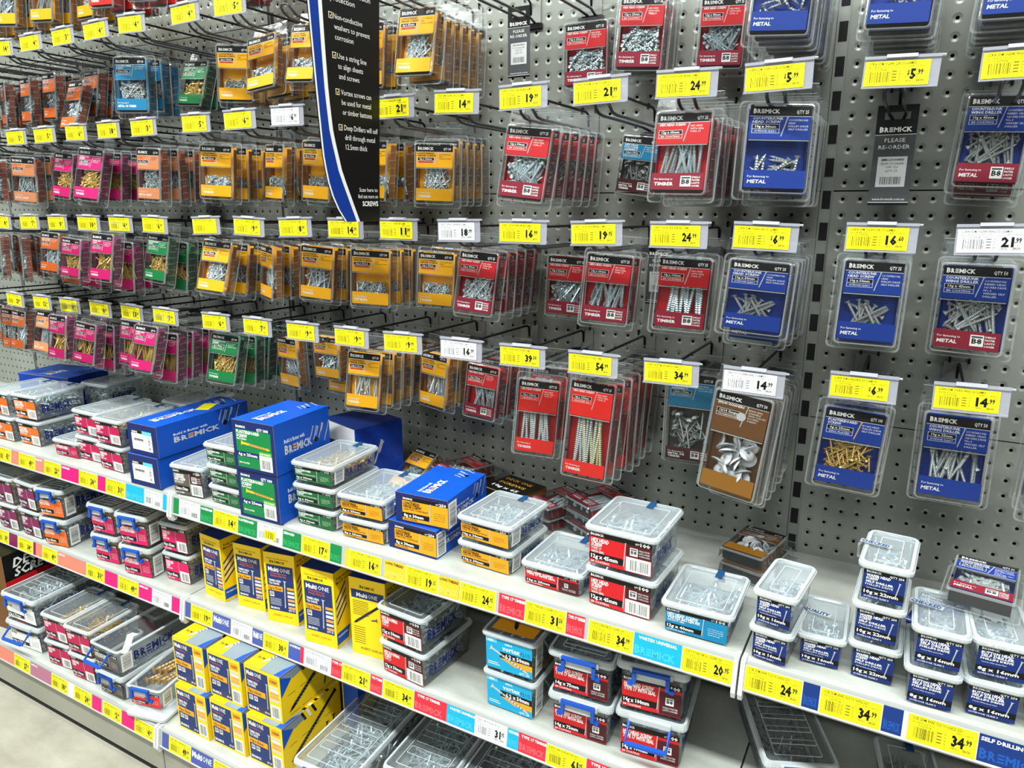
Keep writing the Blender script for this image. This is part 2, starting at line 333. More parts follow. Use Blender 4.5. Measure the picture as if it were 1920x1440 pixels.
ZR = {0: 1.815, 1: 1.615, 2: 1.415, 3: 1.215, 4: 1.015}

# ---------------------------------------------------------------- hooks
def hook_meshes(Lh):
    a = MB(); a.box(-.02, .02, -.003, -.0005, -.034, .006, plain('galvanised_plate', '#a8a9a4', .35, .6)); 
    for x in (-.013, .013): a.tube([(x, .004, .012), (x, -.004, .012), (x, -.004, .004)], .0022, BLACKW)
    a.box(-.024, .024, -.006, -.001, -.044, -.036, BLACKW)
    b = MB(); b.tube([(0, -.002, -.02), (0, -.006, 0), (0, -.014, .004), (0, -Lh + .004, .006), (0, -Lh, .004), (0, -Lh, -.004)], .0022, BLACKW)
    c = MB(); y = -(Lh - .03); pth = []
    for s in (-1, 1):
        side = [(s * .007, -.002, -.033), (s * .011, -.03, -.029), (s * .011, y + .02, -.028), (s * .011, y + .002, -.026), (s * .0115, y - .009, -.02), (s * .0105, y - .015, -.0145)]
        pth = pth + (side if s < 0 else side[::-1]); 
        if s < 0: pth += [(-.007, y - .0175, -.0105), (0, y - .018, -.009), (.007, y - .0175, -.0105)]
    c.tube(pth, .0024, CHROME, 7)
    return a.mesh('back_plate'), b.mesh('ticket_arm', True), c.mesh('prong', True)
HM = {}
def hook(x, zr, Lh, label):
    if Lh not in HM: HM[Lh] = hook_meshes(Lh)
    t = thing('display_hook', label, 'hook', (x, 0, zr), 0, 'pegboard display hooks')
    for n, me in zip(('back_plate', 'ticket_arm', 'prong'), HM[Lh]): link(n, me, t)
def holder_mesh():
    m = MB(); m.box(-.0365, .0475, .0008, .0016, -.0175, .0165, HOLDER); m.box(-.0365, .0475, -.0022, .0016, -.0185, -.0165, HOLDER); m.box(-.0365, .048, -.0012, .003, .0155, .019, HOLDER)
    m.box(-.012, .022, -.002, .0035, .0165, .0205, plain('ticket_clip', '#b9bac6', .25)); m.tube([(.048, 0, .0172), (.052, 0, .0172)], .0016, HOLDER); return m.mesh('holder')
HOLDM = holder_mesh()
def ticket(x, y, zr, price, col, prod, label):
    t = thing('price_ticket', label, 'price ticket', (x, y - .006, zr), math.radians(random.uniform(-2, 2)), 'price tickets on the hooks'); t.rotation_euler.y = math.radians(random.uniform(-1.5, 2.5))
    link('holder', HOLDM, t); m = MB(); A = Art(m, (-.0345, .0002, -.0155)); ticket_art(A, .0715, .0285, price, 'ticket' if col == 'y' else 'ticketw', prod); m.build('ticket_paper', t)

# ---------------------------------------------------------------- clamshell packs
K = dict(
 yellow=('yellow', 'yellow', 'yellow', ('LONGTHREAD', 'HINGE SCREW'), 'black', 'ZINC PLATED', ('COUNTERSUNK', 'RIB', 'PHILLIPS DRIVE'), 'TIMBER', 100, 0, 'csk', 'steel', 'yellow hinge screw pack'),
 orange=('orange', 'orange', 'rust', ('BUTTON HEAD', 'NEEDLE POINT'), 'white', 'ZINC PLATED', ('BUTTON HEAD', 'PHILLIPS'), 'WOOD', 100, 0, 'wafer', 'steel', 'orange screw pack'),
 rust=('rust', 'orange', 'rust', ('BUTTON HEAD', 'SCREW'), 'white', 'ZINC PLATED', ('BUTTON HEAD',), 'WOOD', 100, 0, 'wafer', 'steel', 'dark orange pack'),
 peach=('peach', 'peach', 'rust', ('HARD FIX', 'SCREW'), 'oran2', 'GALVANISED', ('COUNTERSUNK', 'PHILLIPS'), 'METAL SHEET', 100, 0, 'csk', 'steel', 'pale orange pack'),
 pink=('pink', 'pink', 'purple', ('CHIPBOARD', 'SCREW'), 'white', 'ZINC PLATED', ('COUNTERSUNK', 'RIBBED HEAD', 'PHILLIPS'), 'TIMBER', 50, 0, 'csk', 'gold', 'pink chipboard pack'),
 green=('green', 'green', 'green', ('PLASTERBOARD', 'SCREW'), 'white', 'ZINC PLATED', ('BUGLE HEAD', 'PHILLIPS', 'NEEDLE POINT'), 'TIMBER', 100, 0, 'csk', 'gold', 'green plasterboard pack'),
 teal=('teal', 'teal', 'teal', ('VORTEX FIBRE', 'SCREW'), 'white', 'OUTDOOR CLASS 3', ('COUNTERSUNK', 'SELF DRILL'), 'METAL OR TIMBER', 100, 0, 'csk', 'galv', 'teal blue fibre pack'),
 red=('red', 'crimson', 'red', ('HEX HEAD SCREW',), 'white', 'B8 COATING', ('HEX HEAD', 'WITH SEAL', 'TYPE 17'), 'TIMBER', 25, 1, 'hex', 'steel', 'red hex screw pack'),
 scarlet=('scarlet', 'scarlet', 'scarlet', ('HEX HEAD SCREW',), 'white', 'GALVANISED CL4', ('HEX HEAD', 'WITH SEAL', 'TYPE 17'), 'TIMBER', 25, 0, 'hex', 'galv', 'bright red hex screw pack'),
 scarletlong=('scarlet', 'scarlet', 'red', ('HEX HEAD SCREW',), 'white', 'GALVANISED CL4', ('HEX HEAD', 'WITH SEAL', 'TYPE 17'), 'TIMBER', 25, 0, 'hex', 'galv', 'tall red hex screw pack'),
 tealred=('teal', 'maroon', 'dgrey', ('HEX HEAD', 'POLYCARB', 'ASSEMBLY'), 'white', 'B8 COATING', ('HEX HEAD', 'WING CUTTER', 'POLYCARB SEAL'), 'METAL OR TIMBER', 35, 1, 'cup', 'galv', 'blue polycarb assembly pack'),
 blue=('deepblue', 'deepblue', 'deepblue', ('COUNTERSUNK', 'HEAD SCREW'), 'white', 'OUTDOOR CLASS 3', ('COUNTERSUNK', 'HEAD', 'PHILLIPS DRIVE', 'SELF DRILLER'), 'METAL', 25, 0, 'csk', 'galv', 'blue countersunk screw pack'),
 bluewing=('deepblue', 'crimson', 'deepblue', ('COUNTERSUNK', 'WING DRILLER'), 'white', 'B8 COATING', ('COUNTERSUNK', 'RIBBED HEAD', 'SQUARE DRIVE', 'No.2', 'WINGED SELF', 'DRILLER'), 'METAL', 50, 1, 'csk', 'galv', 'blue wing driller pack'),
 blueplaster=('deepblue', 'deepblue', 'deepblue', ('PLASTERBOARD', 'SCREW'), 'white', 'ZINC PLATED', ('BUGLE HEAD', 'PHILLIPS DRIVE', 'SELF DRILLER'), 'METAL', 100, 0, 'csk', 'gold', 'blue plasterboard pack'),
 brown=('brown', 'ochre', 'brown', ('EPDM WASHERS',), 'white', 'POLYCARBONATE SEAL', ('EPDM SEAL', 'ASSEMBLE', 'WITH 12G/14G', 'ROOFING', 'SCREWS'), '', 50, 0, 'washer', 'pale', 'brown washer pack'))
PALEG = plain('pale_gold_screw', '#b9b48a', .4, .45)
MET = dict(steel=STEEL, gold=GOLDS, galv=GALV, pale=RUBBER)
CW = .067
def card_mesh(kind, size, h, outdoor=False):
    hd, bd, bk, title, tc, sub, desc, dest, qty, badge = K[kind][:10]
    if outdoor: bd = 'deepblue'; badge = 0; sub = 'OUTDOOR CLASS 3'
    hh = {.103: .041, .128: .054, .152: .055, .14: .056}[h]; bh = {.103: .023, .128: .024, .152: .022, .14: .024}[h]
    m = MB(); z0 = -.022 - h; w = CW; x0 = -w / 2; back = C_(bk)
    m.box(x0, -x0, -.0026, -.0018, z0, z0 + h, back)
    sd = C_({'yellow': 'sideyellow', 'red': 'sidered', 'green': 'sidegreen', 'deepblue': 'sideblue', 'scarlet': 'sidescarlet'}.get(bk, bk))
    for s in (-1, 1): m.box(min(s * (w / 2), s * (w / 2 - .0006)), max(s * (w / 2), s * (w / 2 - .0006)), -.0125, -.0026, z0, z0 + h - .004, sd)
    m.box(x0, -x0, -.0228, -.0222, -.022 - hh, -.022, back); m.box(x0, -x0, -.0228, -.0222, z0, z0 + bh, back)
    m.box(x0, -x0, -.0222, -.0026, z0 - .0004, z0 + .0004, C_('black'))
    A = Art(m, (x0, -.0229, -.022 - hh)); tp = .012
    A.rect(0, 0, w, hh - tp, hd); A.rect(0, hh - tp, w, hh, 'black'); A.rect(0, hh - tp - .0005, w, hh - tp, 'white', 2)
    A.logo(w * .05, hh - tp * .72, tp * .42, w=w * .44); A.text('QTY %d' % qty, w * .95, hh - tp * .72, tp * .34, 'white', 2, .02, w * .2, align='r')
    y = hh - tp - .0045; th = .0031
    for s in title: A.text(s, w * .05, y, th, tc, 2, .025, min(w * .5, len(s) * .0031)); y -= .0042
    py = min(y - .0032, hh - tp - .0165); A.rect(w * .045, py - .005, w * .5, py + .0062, 'white', 2); A.rect(w * .052, py + .0006, w * .493, py + .0058, 'black', 3); A.rect(w * .052, py - .0045, w * .493, py + .0001, 'oran2' if kind == 'yellow' else hd, 3)
    A.text(size, w * .27, py + .0018, .003, 'white', 4, .02, w * .34, align='c'); A.text(sub, w * .27, py - .0035, .0022, 'white' if kind != 'yellow' else 'black', 4, .01, w * .36, align='c')
    A.screw(w * .62, hh - tp - .001, w * .53, .003 if h < .12 else .012, .0006, 'gold' if kind == 'blueplaster' else 'silver', 3)
    yy = hh - tp - .006
    for s in desc: A.text(s, w * .64, yy, .0022, 'white' if tc == 'white' else 'black', 2, 0, min(w * .32, len(s) * .0019)); yy -= .0038
    if kind == 'brown':
        c = [(w * .52 + .006 * math.cos(k * PI / 8), py + .006 * math.sin(k * PI / 8)) for k in range(16)]; A.poly(c, 'grey', 5)
    B = Art(m, (x0, -.0229, z0)); B.rect(0, 0, w, bh, bd)
    if dest:
        B.text('For fastening to', w * .05, bh * .58, .0026, 'white', 2, .01, w * .36); ds = dest.split(' OR ')
        if len(ds) == 2 and badge: B.text(ds[0] + ' OR', w * .05, bh * .36, .0034, 'white', 2, .03, w * .38, .12); B.text(ds[1], w * .05, bh * .14, .0034, 'white', 2, .03, w * .28, .12)
        else: B.text(dest, w * .05, bh * .26, .0042, 'white', 2, .03, min(w * .6, len(dest) * .0042), .12)
    if badge:
        B.badge(w * .56, bh * .2, bh * .62)
        for i, s in enumerate(('DRILLS', 'FASTER', 'LASTS', 'LONGER')): B.text(s, w * .78, bh * (.7 - i * .17), .0021, 'white', 2, .03, w * .15)
    return m.mesh('label_card')
def blister_mesh(h):
    m = MB(); W = CW + .011; zt = -.022 + .006; zb = -.022 - h - .009; H = zt - zb; cz = (zt + zb) / 2
    def ring(y, dw, r, dh=None): return [(a, y, cz + b) for a, b in rr(W + dw, H + (dw if dh is None else dh), r)]
    m.loft([ring(-.0008, .011, .006), ring(-.0008, .007, .006)], EDGE); m.loft([ring(-.0008, .007, .006), ring(-.0008, .002, .005)], SIDE)
    m.loft([ring(-.001, .002, .005), ring(-.004, .0, .005), ring(-.0205, -.003, .005)], SIDE)
    for k in range(int(H / .014)):
        z = zb + .008 + k * .014
        for s in (-1, 1): m.quad((s * (W / 2 + .0003), -.019, z), (s * (W / 2 + .0003), -.003, z + .003), (s * (W / 2 + .0003), -.003, z + .0042), (s * (W / 2 + .0003), -.019, z + .0012), EDGE)
    m.loft([ring(-.0205, -.003, .005), ring(-.0232, -.0052, .005), ring(-.0236, -.008, .004)], EDGE); m.loft([ring(-.0236, -.008, .004)] * 2, CLEAR, False, True)
    x = (W + .011) / 2; zf = zt + .005; r = .0008
    m.quad((-x, -.0008, zf), (-.013, -.0008, zf), (-.013, -.0008, .012), (-x + .003, -.0008, .012), SIDE); m.quad((.013, -.0008, zf), (x, -.0008, zf), (x - .003, -.0008, .012), (.013, -.0008, .012), SIDE)
    m.quad((-.013, -.0008, .004), (.013, -.0008, .004), (.013, -.0008, .012), (-.013, -.0008, .012), SIDE); m.quad((-.013, -.0008, zf), (.013, -.0008, zf), (.013, -.0008, -.006), (-.013, -.0008, -.006), SIDE)
    m.box(-x + .003, x - .003, -.0014, -.0004, .0112, .0124, EDGE)
    hh = {.103: .041, .128: .054, .152: .055, .14: .056}[h]
    m.box(-W / 2 + .006, W / 2 - .006, -.0246, -.0234, -.022 - hh - .0022, -.022 - hh - .0008, EDGE)
    return m.mesh('blister')
def mm(size):
    try: return float(size.split('x')[-1].replace('mm', '').strip()) / 1000
    except Exception: return .02
def pack_screws(kind, size, h):
    head, met = K[kind][10:12]; L = mm(size); hin = h - .006
    if head == 'washer':
        m = MB(); rd = random.Random(3)
        for i in range(26):
            r = .0115; prof = [(r * .2, .001), (r * .22, .003), (r * .5, .0035), (r, 0), (r, -.001), (r * .45, .0015), (r * .2, 0)]
            T = Matrix.Translation((rd.uniform(-.022, .022), rd.uniform(-.004, .004), .012 + (i % 13) * .0052)) @ Matrix.Rotation(rd.uniform(0, 6.28), 4, 'Z') @ Matrix.Rotation(rd.uniform(.5, 1.9), 4, 'X')
            m.loft([[T @ Vector((R * math.cos(k * PI / 8), R * math.sin(k * PI / 8), Z)) for k in range(16)] for R, Z in prof], RUBBER)
        return m.mesh('washers', True)
    d = .0042 if head == 'hex' else (.0038 if kind in ('blue', 'bluewing', 'teal') else .003)
    if L >= .09: d = .0056
    g = screw_geo(L, d, head, .0034 if L >= .09 else None if L > .04 else d * .9, 6)
    if L >= .09: a = (16, .14, 1)
    elif L >= .055: a = (22, .4, .9)
    elif L >= .04: a = (44, 1.1, .72) if kind not in ('blue', 'bluewing') else ((14, 1.5, .5) if kind == 'blue' else (34, 1.5, .72))
    elif L >= .028: a = (66, 1.6, .62)
    else: a = (96, 1.6, .44 if kind == 'yellow' and size[0] == '6' else .62)
    if kind == 'blueplaster': a = (80, 1.6, .66)
    if kind == 'blue' and L < .035: a = (20, 1.6, .45)
    if kind == 'tealred': a = (20, 1.6, .6)
    return pile(kind + size, g, L, MET[met], .06, hin, .013, a[0], a[1], a[2], GALV if met == 'steel' else PALEG if size == '14g x 150mm' else None)
BM = {}; CM = {}; SM = {}
def pack_parts(kind, size, h):
    h0 = min((.103, .128, .152, .14), key=lambda q: abs(q - h)) if kind in ('scarletlong', 'brown', 'tealred') and h > .115 else .103
    if h0 not in BM: BM[h0] = blister_mesh(h0)
    k = (kind, size, h0)
    if k not in CM: CM[k] = card_mesh(kind, size, h0, kind == 'bluewing' and '55' in size)
    ks = (kind, size if mm(size) > .055 or kind in ('brown', 'blueplaster', 'blue', 'bluewing') else round(mm(size) / .012), h0)
    if ks not in SM: SM[ks] = pack_screws(kind, size, h0)
    return h0, BM[h0], CM[k], SM[ks]
def pack(kind, size, loc, rot, h, w, label, group):
    h0, b, c, s = pack_parts(kind, size, h)
    t = tag(link('screw_pack' if kind != 'brown' else 'washer_pack', None, None, loc), label, 'screw pack' if kind != 'brown' else 'washer pack', group)
    yaw, pit, roll = [math.radians(q) for q in rot]
    t.rotation_mode = 'QUATERNION'; t.rotation_quaternion = (Matrix.Rotation(yaw, 4, 'Z') @ Matrix.Rotation(pit, 4, 'X') @ Matrix.Rotation(roll, 4, 'Y')).to_quaternion()
    t.scale = (w / CW, 1, h / h0)
    link('blister', b, t); link('label_card', c, t)
    o = link('screws' if kind != 'brown' else 'washers', s, t, (0, -.0125, -.022 - h0 + .002)); o['kind'] = 'stuff'
    return t

# hooks: row, x, ticket price, ticket colour, kind, size, packs, (y, yaw, roll, pitch, card height, drop, card width)
HOOKS = [
 (0, -1.955, None, None, 'yellow', '8g x 40mm', 3, [(-0.2, 10, 3, -4, 0.103, 0, 0.067)]),
 (0, -1.83, None, None, 'yellow', '8g x 50mm', 3, [(-0.22, 14, 3, -4, 0.103, 0, 0.067)]),
 (0, -1.71, None, None, 'yellow', '8g x 65mm', 3, [(-0.2, 8, 3, -4, 0.103, 0, 0.067)]),
 (0, -1.585, None, None, 'yellow', '10g x 40mm', 3, [(-0.17, -6, 3, -4, 0.103, 0, 0.067)]),
 (0, -1.465, None, None, 'scarlet', '14g x 50mm', 3, [(-0.21, 5, 3, -4, 0.103, 0, 0.067)]),
 (0, -1.345, None, None, 'scarlet', '14g x 65mm', 3, [(-0.2, 12, 3, -4, 0.103, 0, 0.067)]),
 (0, -1.18, None, None, 'scarlet', '14g x 75mm', 4, [(-0.19, 10, 3, -4, 0.103, 0, 0.067)]),
 (0, -1.055, None, None, 'scarlet', '12g x 65mm', 3, [(-0.17, 6, 3, -4, 0.103, 0, 0.067)]),
 (1, -2.2, None, None, 'rust', '8g x 16mm', 3, [(-0.11, -20, 3, -4, 0.103, 0, 0.067)]),
 (1, -2.08, None, None, 'rust', '8g x 20mm', 3, [(-0.12, -20, 3, -4, 0.103, 0, 0.067)]),
 (1, -1.955, None, None, 'orange', '8g x 20mm', 2, [(-0.13, -12, 3, -4, 0.103, 0, 0.067)]),
 (1, -1.83, '14.99', 'y', 'orange', '8g x 25mm', 3, [(-0.14, -8, 3, -4, 0.103, 0, 0.067)]),
 (1, -1.71, '4.99', 'y', 'orange', '8g x 30mm', 4, [(-0.14, -6, 2, -18, 0.111, -0.033, 0.0686)]),
 (1, -1.585, '3.99', 'y', None, None, 0, []),
 (1, -1.465, '4.99', 'y', 'teal', '5.5mm x 30mm', 3, [(-0.177, 23, 1, -5, 0.109, -0.002, 0.0717), (-0.088, -7, 4, -2, 0.109, -0.0, 0.0661)]),
 (1, -1.345, '4.99', 'y', 'green', '6g x 30mm', 3, [(-0.089, 4, 4, -16, 0.093, -0.015, 0.0699)]),
 (1, -1.18, '4.99', 'y', 'yellow', '6g x 16mm', 4, [(-0.139, 24, 2, -1, 0.103, 0.002, 0.0695)]),
 (1, -1.055, '5.49', 'y', 'yellow', '6g x 20mm', 3, [(-0.166, -2, -5, -12, 0.096, -0.004, 0.0736)]),
 (1, -0.93, None, None, 'yellow', '6g x 25mm', 4, [(-0.168, -1, 4, -13, 0.098, 0.003, 0.0683)]),
 (1, -0.805, None, None, 'yellow', '8g x 20mm', 2, [(-0.16, 16, 3, -4, 0.103, 0, 0.067)]),
 (1, -0.685, None, None, 'yellow', '6g x 35mm', 6, [(-0.157, 3, 2, -10, 0.105, 0.008, 0.0709)]),
 (1, -0.44, None, None, 'red', '10g x 25mm', 2, [(-0.009, 7, -1, -3, 0.099, -0.011, 0.0726)]),
 (1, -0.315, None, None, 'red', '12g x 25mm', 3, [(-0.069, 11, 3, -4, 0.104, 0.003, 0.0687)]),
 (1, -0.19, None, None, 'red', '12g x 45mm', 2, [(-0.059, 10, 2, -1, 0.095, -0.012, 0.0648)]),
 (1, -0.072, None, None, 'blue', '10g x 16mm', 7, [(-0.23, 10, 3, -4, 0.103, 0, 0.067)]),
 (1, 0.065, None, None, 'blue', '10g x 20mm', 6, [(-0.2, 3, 3, -4, 0.103, 0, 0.067)]),
 (1, 0.19, None, None, 'blue', '10g x 22mm', 6, [(-0.19, -4, 3, -4, 0.103, 0, 0.067)]),
 (2, -2.2, None, None, 'rust', '8g x 16mm', 3, [(-0.12, -24, 3, -4, 0.103, 0, 0.067)]),
 (2, -2.08, None, None, 'rust', '8g x 20mm', 3, [(-0.17, -20, 3, -4, 0.103, 0, 0.067)]),
 (2, -1.955, '9.49', 'y', 'rust', '8g x 35mm', 3, [(-0.15, -18, 3, -4, 0.103, 0, 0.067)]),
 (2, -1.83, '5.99', 'y', 'peach', '8g x 40mm', 4, [(-0.238, 14, 4, -1, 0.102, -0.005, 0.0679)]),
 (2, -1.71, '5.99', 'y', 'pink', '6g x 25mm', 3, [(-0.199, 2, 6, -9, 0.1, -0.0, 0.0668)]),
 (2, -1.585, '6.99', 'y', 'pink', '6g x 30mm', 4, [(-0.209, 12, 6, -12, 0.11, 0.004, 0.0681)]),
 (2, -1.465, '18.99', 'y', 'pink', '6g x 35mm', 3, [(-0.1, -6, 3, -4, 0.103, 0, 0.067)]),
 (2, -1.345, '3.99', 'y', 'peach', '8g x 20mm', 5, [(-0.235, 3, 3, -4, 0.102, -0.002, 0.0668)]),
 (2, -1.18, '5.99', 'y', 'yellow', '7g x 25mm', 4, [(-0.202, 18, 3, -4, 0.1, -0.0, 0.0692)]),
 (2, -1.055, '6.99', 'y', 'yellow', '7g x 30mm', 5, [(-0.15, -14, 3, -4, 0.103, 0, 0.067)]),
 (2, -0.93, '6.99', 'w', 'yellow', '8g x 16mm', 3, [(-0.166, 0, 4, -2, 0.106, 0.003, 0.0662)]),
 (2, -0.805, None, None, 'yellow', '8g x 25mm', 3, [(-0.12, -25, 3, -4, 0.103, 0, 0.067)]),
 (2, -0.685, '21.99', 'y', 'yellow', '8g x 32mm', 5, [(-0.13, 17, 2, -1, 0.098, -0.011, 0.0701)]),
 (2, -0.56, '14.99', 'y', None, None, 0, []),
 (2, -0.44, '19.99', 'y', 'red', '12g x 50mm', 6, [(-0.209, 7, 6, -9, 0.107, -0.001, 0.0718)]),
 (2, -0.315, '21.99', 'y', 'tealred', '6.2mm x 50mm', 1, [(-0.031, 1, 7, -3, 0.089, -0.009, 0.0661)]),
 (2, -0.19, '24.99', 'y', 'red', '12g x 65mm', 6, [(-0.221, 0, 1, -9, 0.104, 0.005, 0.0742)]),
 (2, -0.072, '5.99', 'y', 'blue', '10g x 30mm', 7, [(-0.207, 18, 2, -5, 0.105, 0.01, 0.078)]),
 (2, 0.065, '5.99', 'y', None, None, 0, []),
 (2, 0.19, '11.99', 'y', 'bluewing', '10g x 45mm', 7, [(-0.075, -3, 3, -4, 0.109, 0.023, 0.0699)]),
 (3, -2.2, None, None, 'rust', '8g x 16mm', 4, [(-0.14, -28, 3, -4, 0.103, 0, 0.067)]),
 (3, -2.08, None, None, 'rust', '8g x 20mm', 4, [(-0.19, -26, 3, -4, 0.103, 0, 0.067)]),
 (3, -1.955, '8.99', 'y', 'rust', '8g x 25mm', 4, [(-0.2, -28, 3, -4, 0.103, 0, 0.067)]),
 (3, -1.83, '7.99', 'y', 'rust', '8g x 30mm', 3, [(-0.17, -28, 3, -4, 0.103, 0, 0.067)]),
 (3, -1.71, '8.99', 'y', 'orange', '8g x 35mm', 2, [(-0.261, 1, 3, -8, 0.088, 0.012, 0.0666)]),
 (3, -1.585, '10.99', 'y', 'pink', '6g x 40mm', 3, [(-0.285, 1, 4, -8, 0.082, 0.001, 0.0667)]),
 (3, -1.465, '4.99', 'y', 'pink', '6g x 45mm', 5, [(-0.284, 4, 3, -10, 0.096, 0.015, 0.0669)]),
 (3, -1.345, '6.99', 'y', 'green', '6g x 25mm', 5, [(-0.231, 0, 4, -11, 0.096, 0.013, 0.0666)]),
 (3, -1.18, '6.49', 'y', 'yellow', '8g x 35mm', 5, [(-0.213, 10, 5, -15, 0.103, 0.003, 0.0685)]),
 (3, -1.055, '9.99', 'y', 'yellow', '8g x 40mm', 5, [(-0.19, -24, 3, -4, 0.103, 0, 0.067)]),
 (3, -0.93, '8.99', 'y', 'yellow', '8g x 50mm', 3, [(-0.186, 12, 5, -2, 0.101, 0.003, 0.0691)]),
 (3, -0.805, '14.99', 'y', 'yellow', '10g x 25mm', 3, [(-0.181, 21, 3, 0, 0.102, -0.0, 0.0729)]),
 (3, -0.685, '11.99', 'y', 'yellow', '10g x 30mm', 2, [(-0.13, 14, 3, -2, 0.097, -0.006, 0.069)]),
 (3, -0.56, '18.99', 'w', 'red', '12g x 40mm', 5, [(-0.173, 10, 5, -8, 0.102, -0.001, 0.0682)]),
 (3, -0.44, '16.99', 'y', 'red', '14g x 50mm', 1, [(-0.065, 7, 3, 1, 0.103, -0.007, 0.0705)]),
 (3, -0.315, '19.95', 'y', 'red', '14g x 60mm', 2, [(-0.177, 12, 4, -5, 0.103, 0.004, 0.0699)]),
 (3, -0.19, '24.99', 'y', 'red', '14g x 100mm', 2, [(-0.192, 12, 3, -4, 0.102, 0.005, 0.073)]),
 (3, -0.072, '6.99', 'y', 'blue', '10g x 50mm', 7, [(-0.241, 9, 4, -4, 0.091, 0.005, 0.0745)]),
 (3, 0.065, '16.60', 'y', 'blue', '10g x 50mm', 4, [(-0.197, 9, 2, -5, 0.103, 0.01, 0.0694)]),
 (3, 0.19, '21.99', 'w', 'bluewing', '10g x 45mm', 4, [(-0.146, -12, 0, -3, 0.108, 0.007, 0.0762)]),
 (4, -2.2, None, None, 'orange', '10g x 30mm', 3, [(-0.16, -15, 3, -4, 0.103, 0, 0.067)]),
 (4, -2.08, '19.99', 'y', 'orange', '10g x 40mm', 3, [(-0.2, 5, 3, -4, 0.103, 0, 0.067)]),
 (4, -1.955, '29.99', 'y', 'orange', '10g x 50mm', 3, [(-0.236, -3, 2, -9, 0.096, 0.005, 0.0659)]),
 (4, -1.83, '12.99', 'y', 'peach', '10g x 65mm', 3, [(-0.235, 1, 2, -13, 0.099, 0.011, 0.066)]),
 (4, -1.71, '8.99', 'y', 'pink', '8g x 50mm', 3, [(-0.272, 0, 1, -9, 0.101, 0.016, 0.066)]),
 (4, -1.585, '8.99', 'y', 'pink', '8g x 57mm', 4, [(-0.28, 5, 5, -9, 0.089, 0.005, 0.0667)]),
 (4, -1.465, '13.99', 'y', 'pink', '8g x 65mm', 3, [(-0.246, -1, 2, -8, 0.096, 0.017, 0.0661)]),
 (4, -1.345, '7.99', 'y', 'pink', '8g x 75mm', 4, [(-0.286, 4, 3, -15, 0.095, 0.018, 0.0663)]),
 (4, -1.18, '6.99', 'y', 'green', '6g x 40mm', 5, [(-0.218, 12, 5, -12, 0.1, 0.005, 0.0672)]),
 (4, -1.055, '7.99', 'y', 'yellow', '10g x 40mm', 1, [(-0.163, -10, 0, 1, 0.104, 0.006, 0.0656)]),
 (4, -0.93, '9.99', 'y', 'yellow', '10g x 50mm', 2, [(-0.178, -3, 0, 1, 0.083, 0.017, 0.0661)]),
 (4, -0.805, '9.99', 'y', 'yellow', '10g x 60mm', 6, [(-0.206, 14, 3, -8, 0.105, 0.003, 0.0663)]),
 (4, -0.685, '9.99', 'y', 'yellow', '10g x 65mm', 3, [(-0.13, -10, 3, -4, 0.103, 0, 0.067)]),
 (4, -0.56, '16.99', 'w', 'red', '14g x 75mm', 3, [(-0.158, 1, 4, -6, 0.093, -0.009, 0.0633)]),
 (4, -0.44, '39.50', 'y', 'scarletlong', '14g x 125mm', 2, [(-0.178, 16, 4, -3, 0.128, -0.015, 0.0689)]),
 (4, -0.315, '54.99', 'y', 'scarletlong', '14g x 150mm', 6, [(-0.227, 6, 4, -4, 0.154, 0.007, 0.0694)]),
 (4, -0.19, '34.99', 'y', 'tealred', '6.2mm x 50mm', 1, [(-0.103, 3, 0, -1, 0.147, 0.008, 0.0757)]),
 (4, -0.072, '14.99', 'w', 'brown', '12/14 Gauge', 7, [(-0.243, -6, 6, -3, 0.144, 0.02, 0.077)]),
 (4, 0.065, '6.99', 'y', 'blueplaster', '6g x 25mm', 4, [(-0.186, 6, 4, -5, 0.107, 0.003, 0.0756)]),
 (4, 0.19, '14.99', 'y', 'bluewing', '10g x 55mm', 3, [(-0.149, 0, 0, -5, 0.113, 0.005, 0.0746)]),
 (4, 0.315, None, None, 'blue', '10g x 65mm', 3, [(-0.2, 0, 3, -4, 0.103, 0, 0.067)]),
]
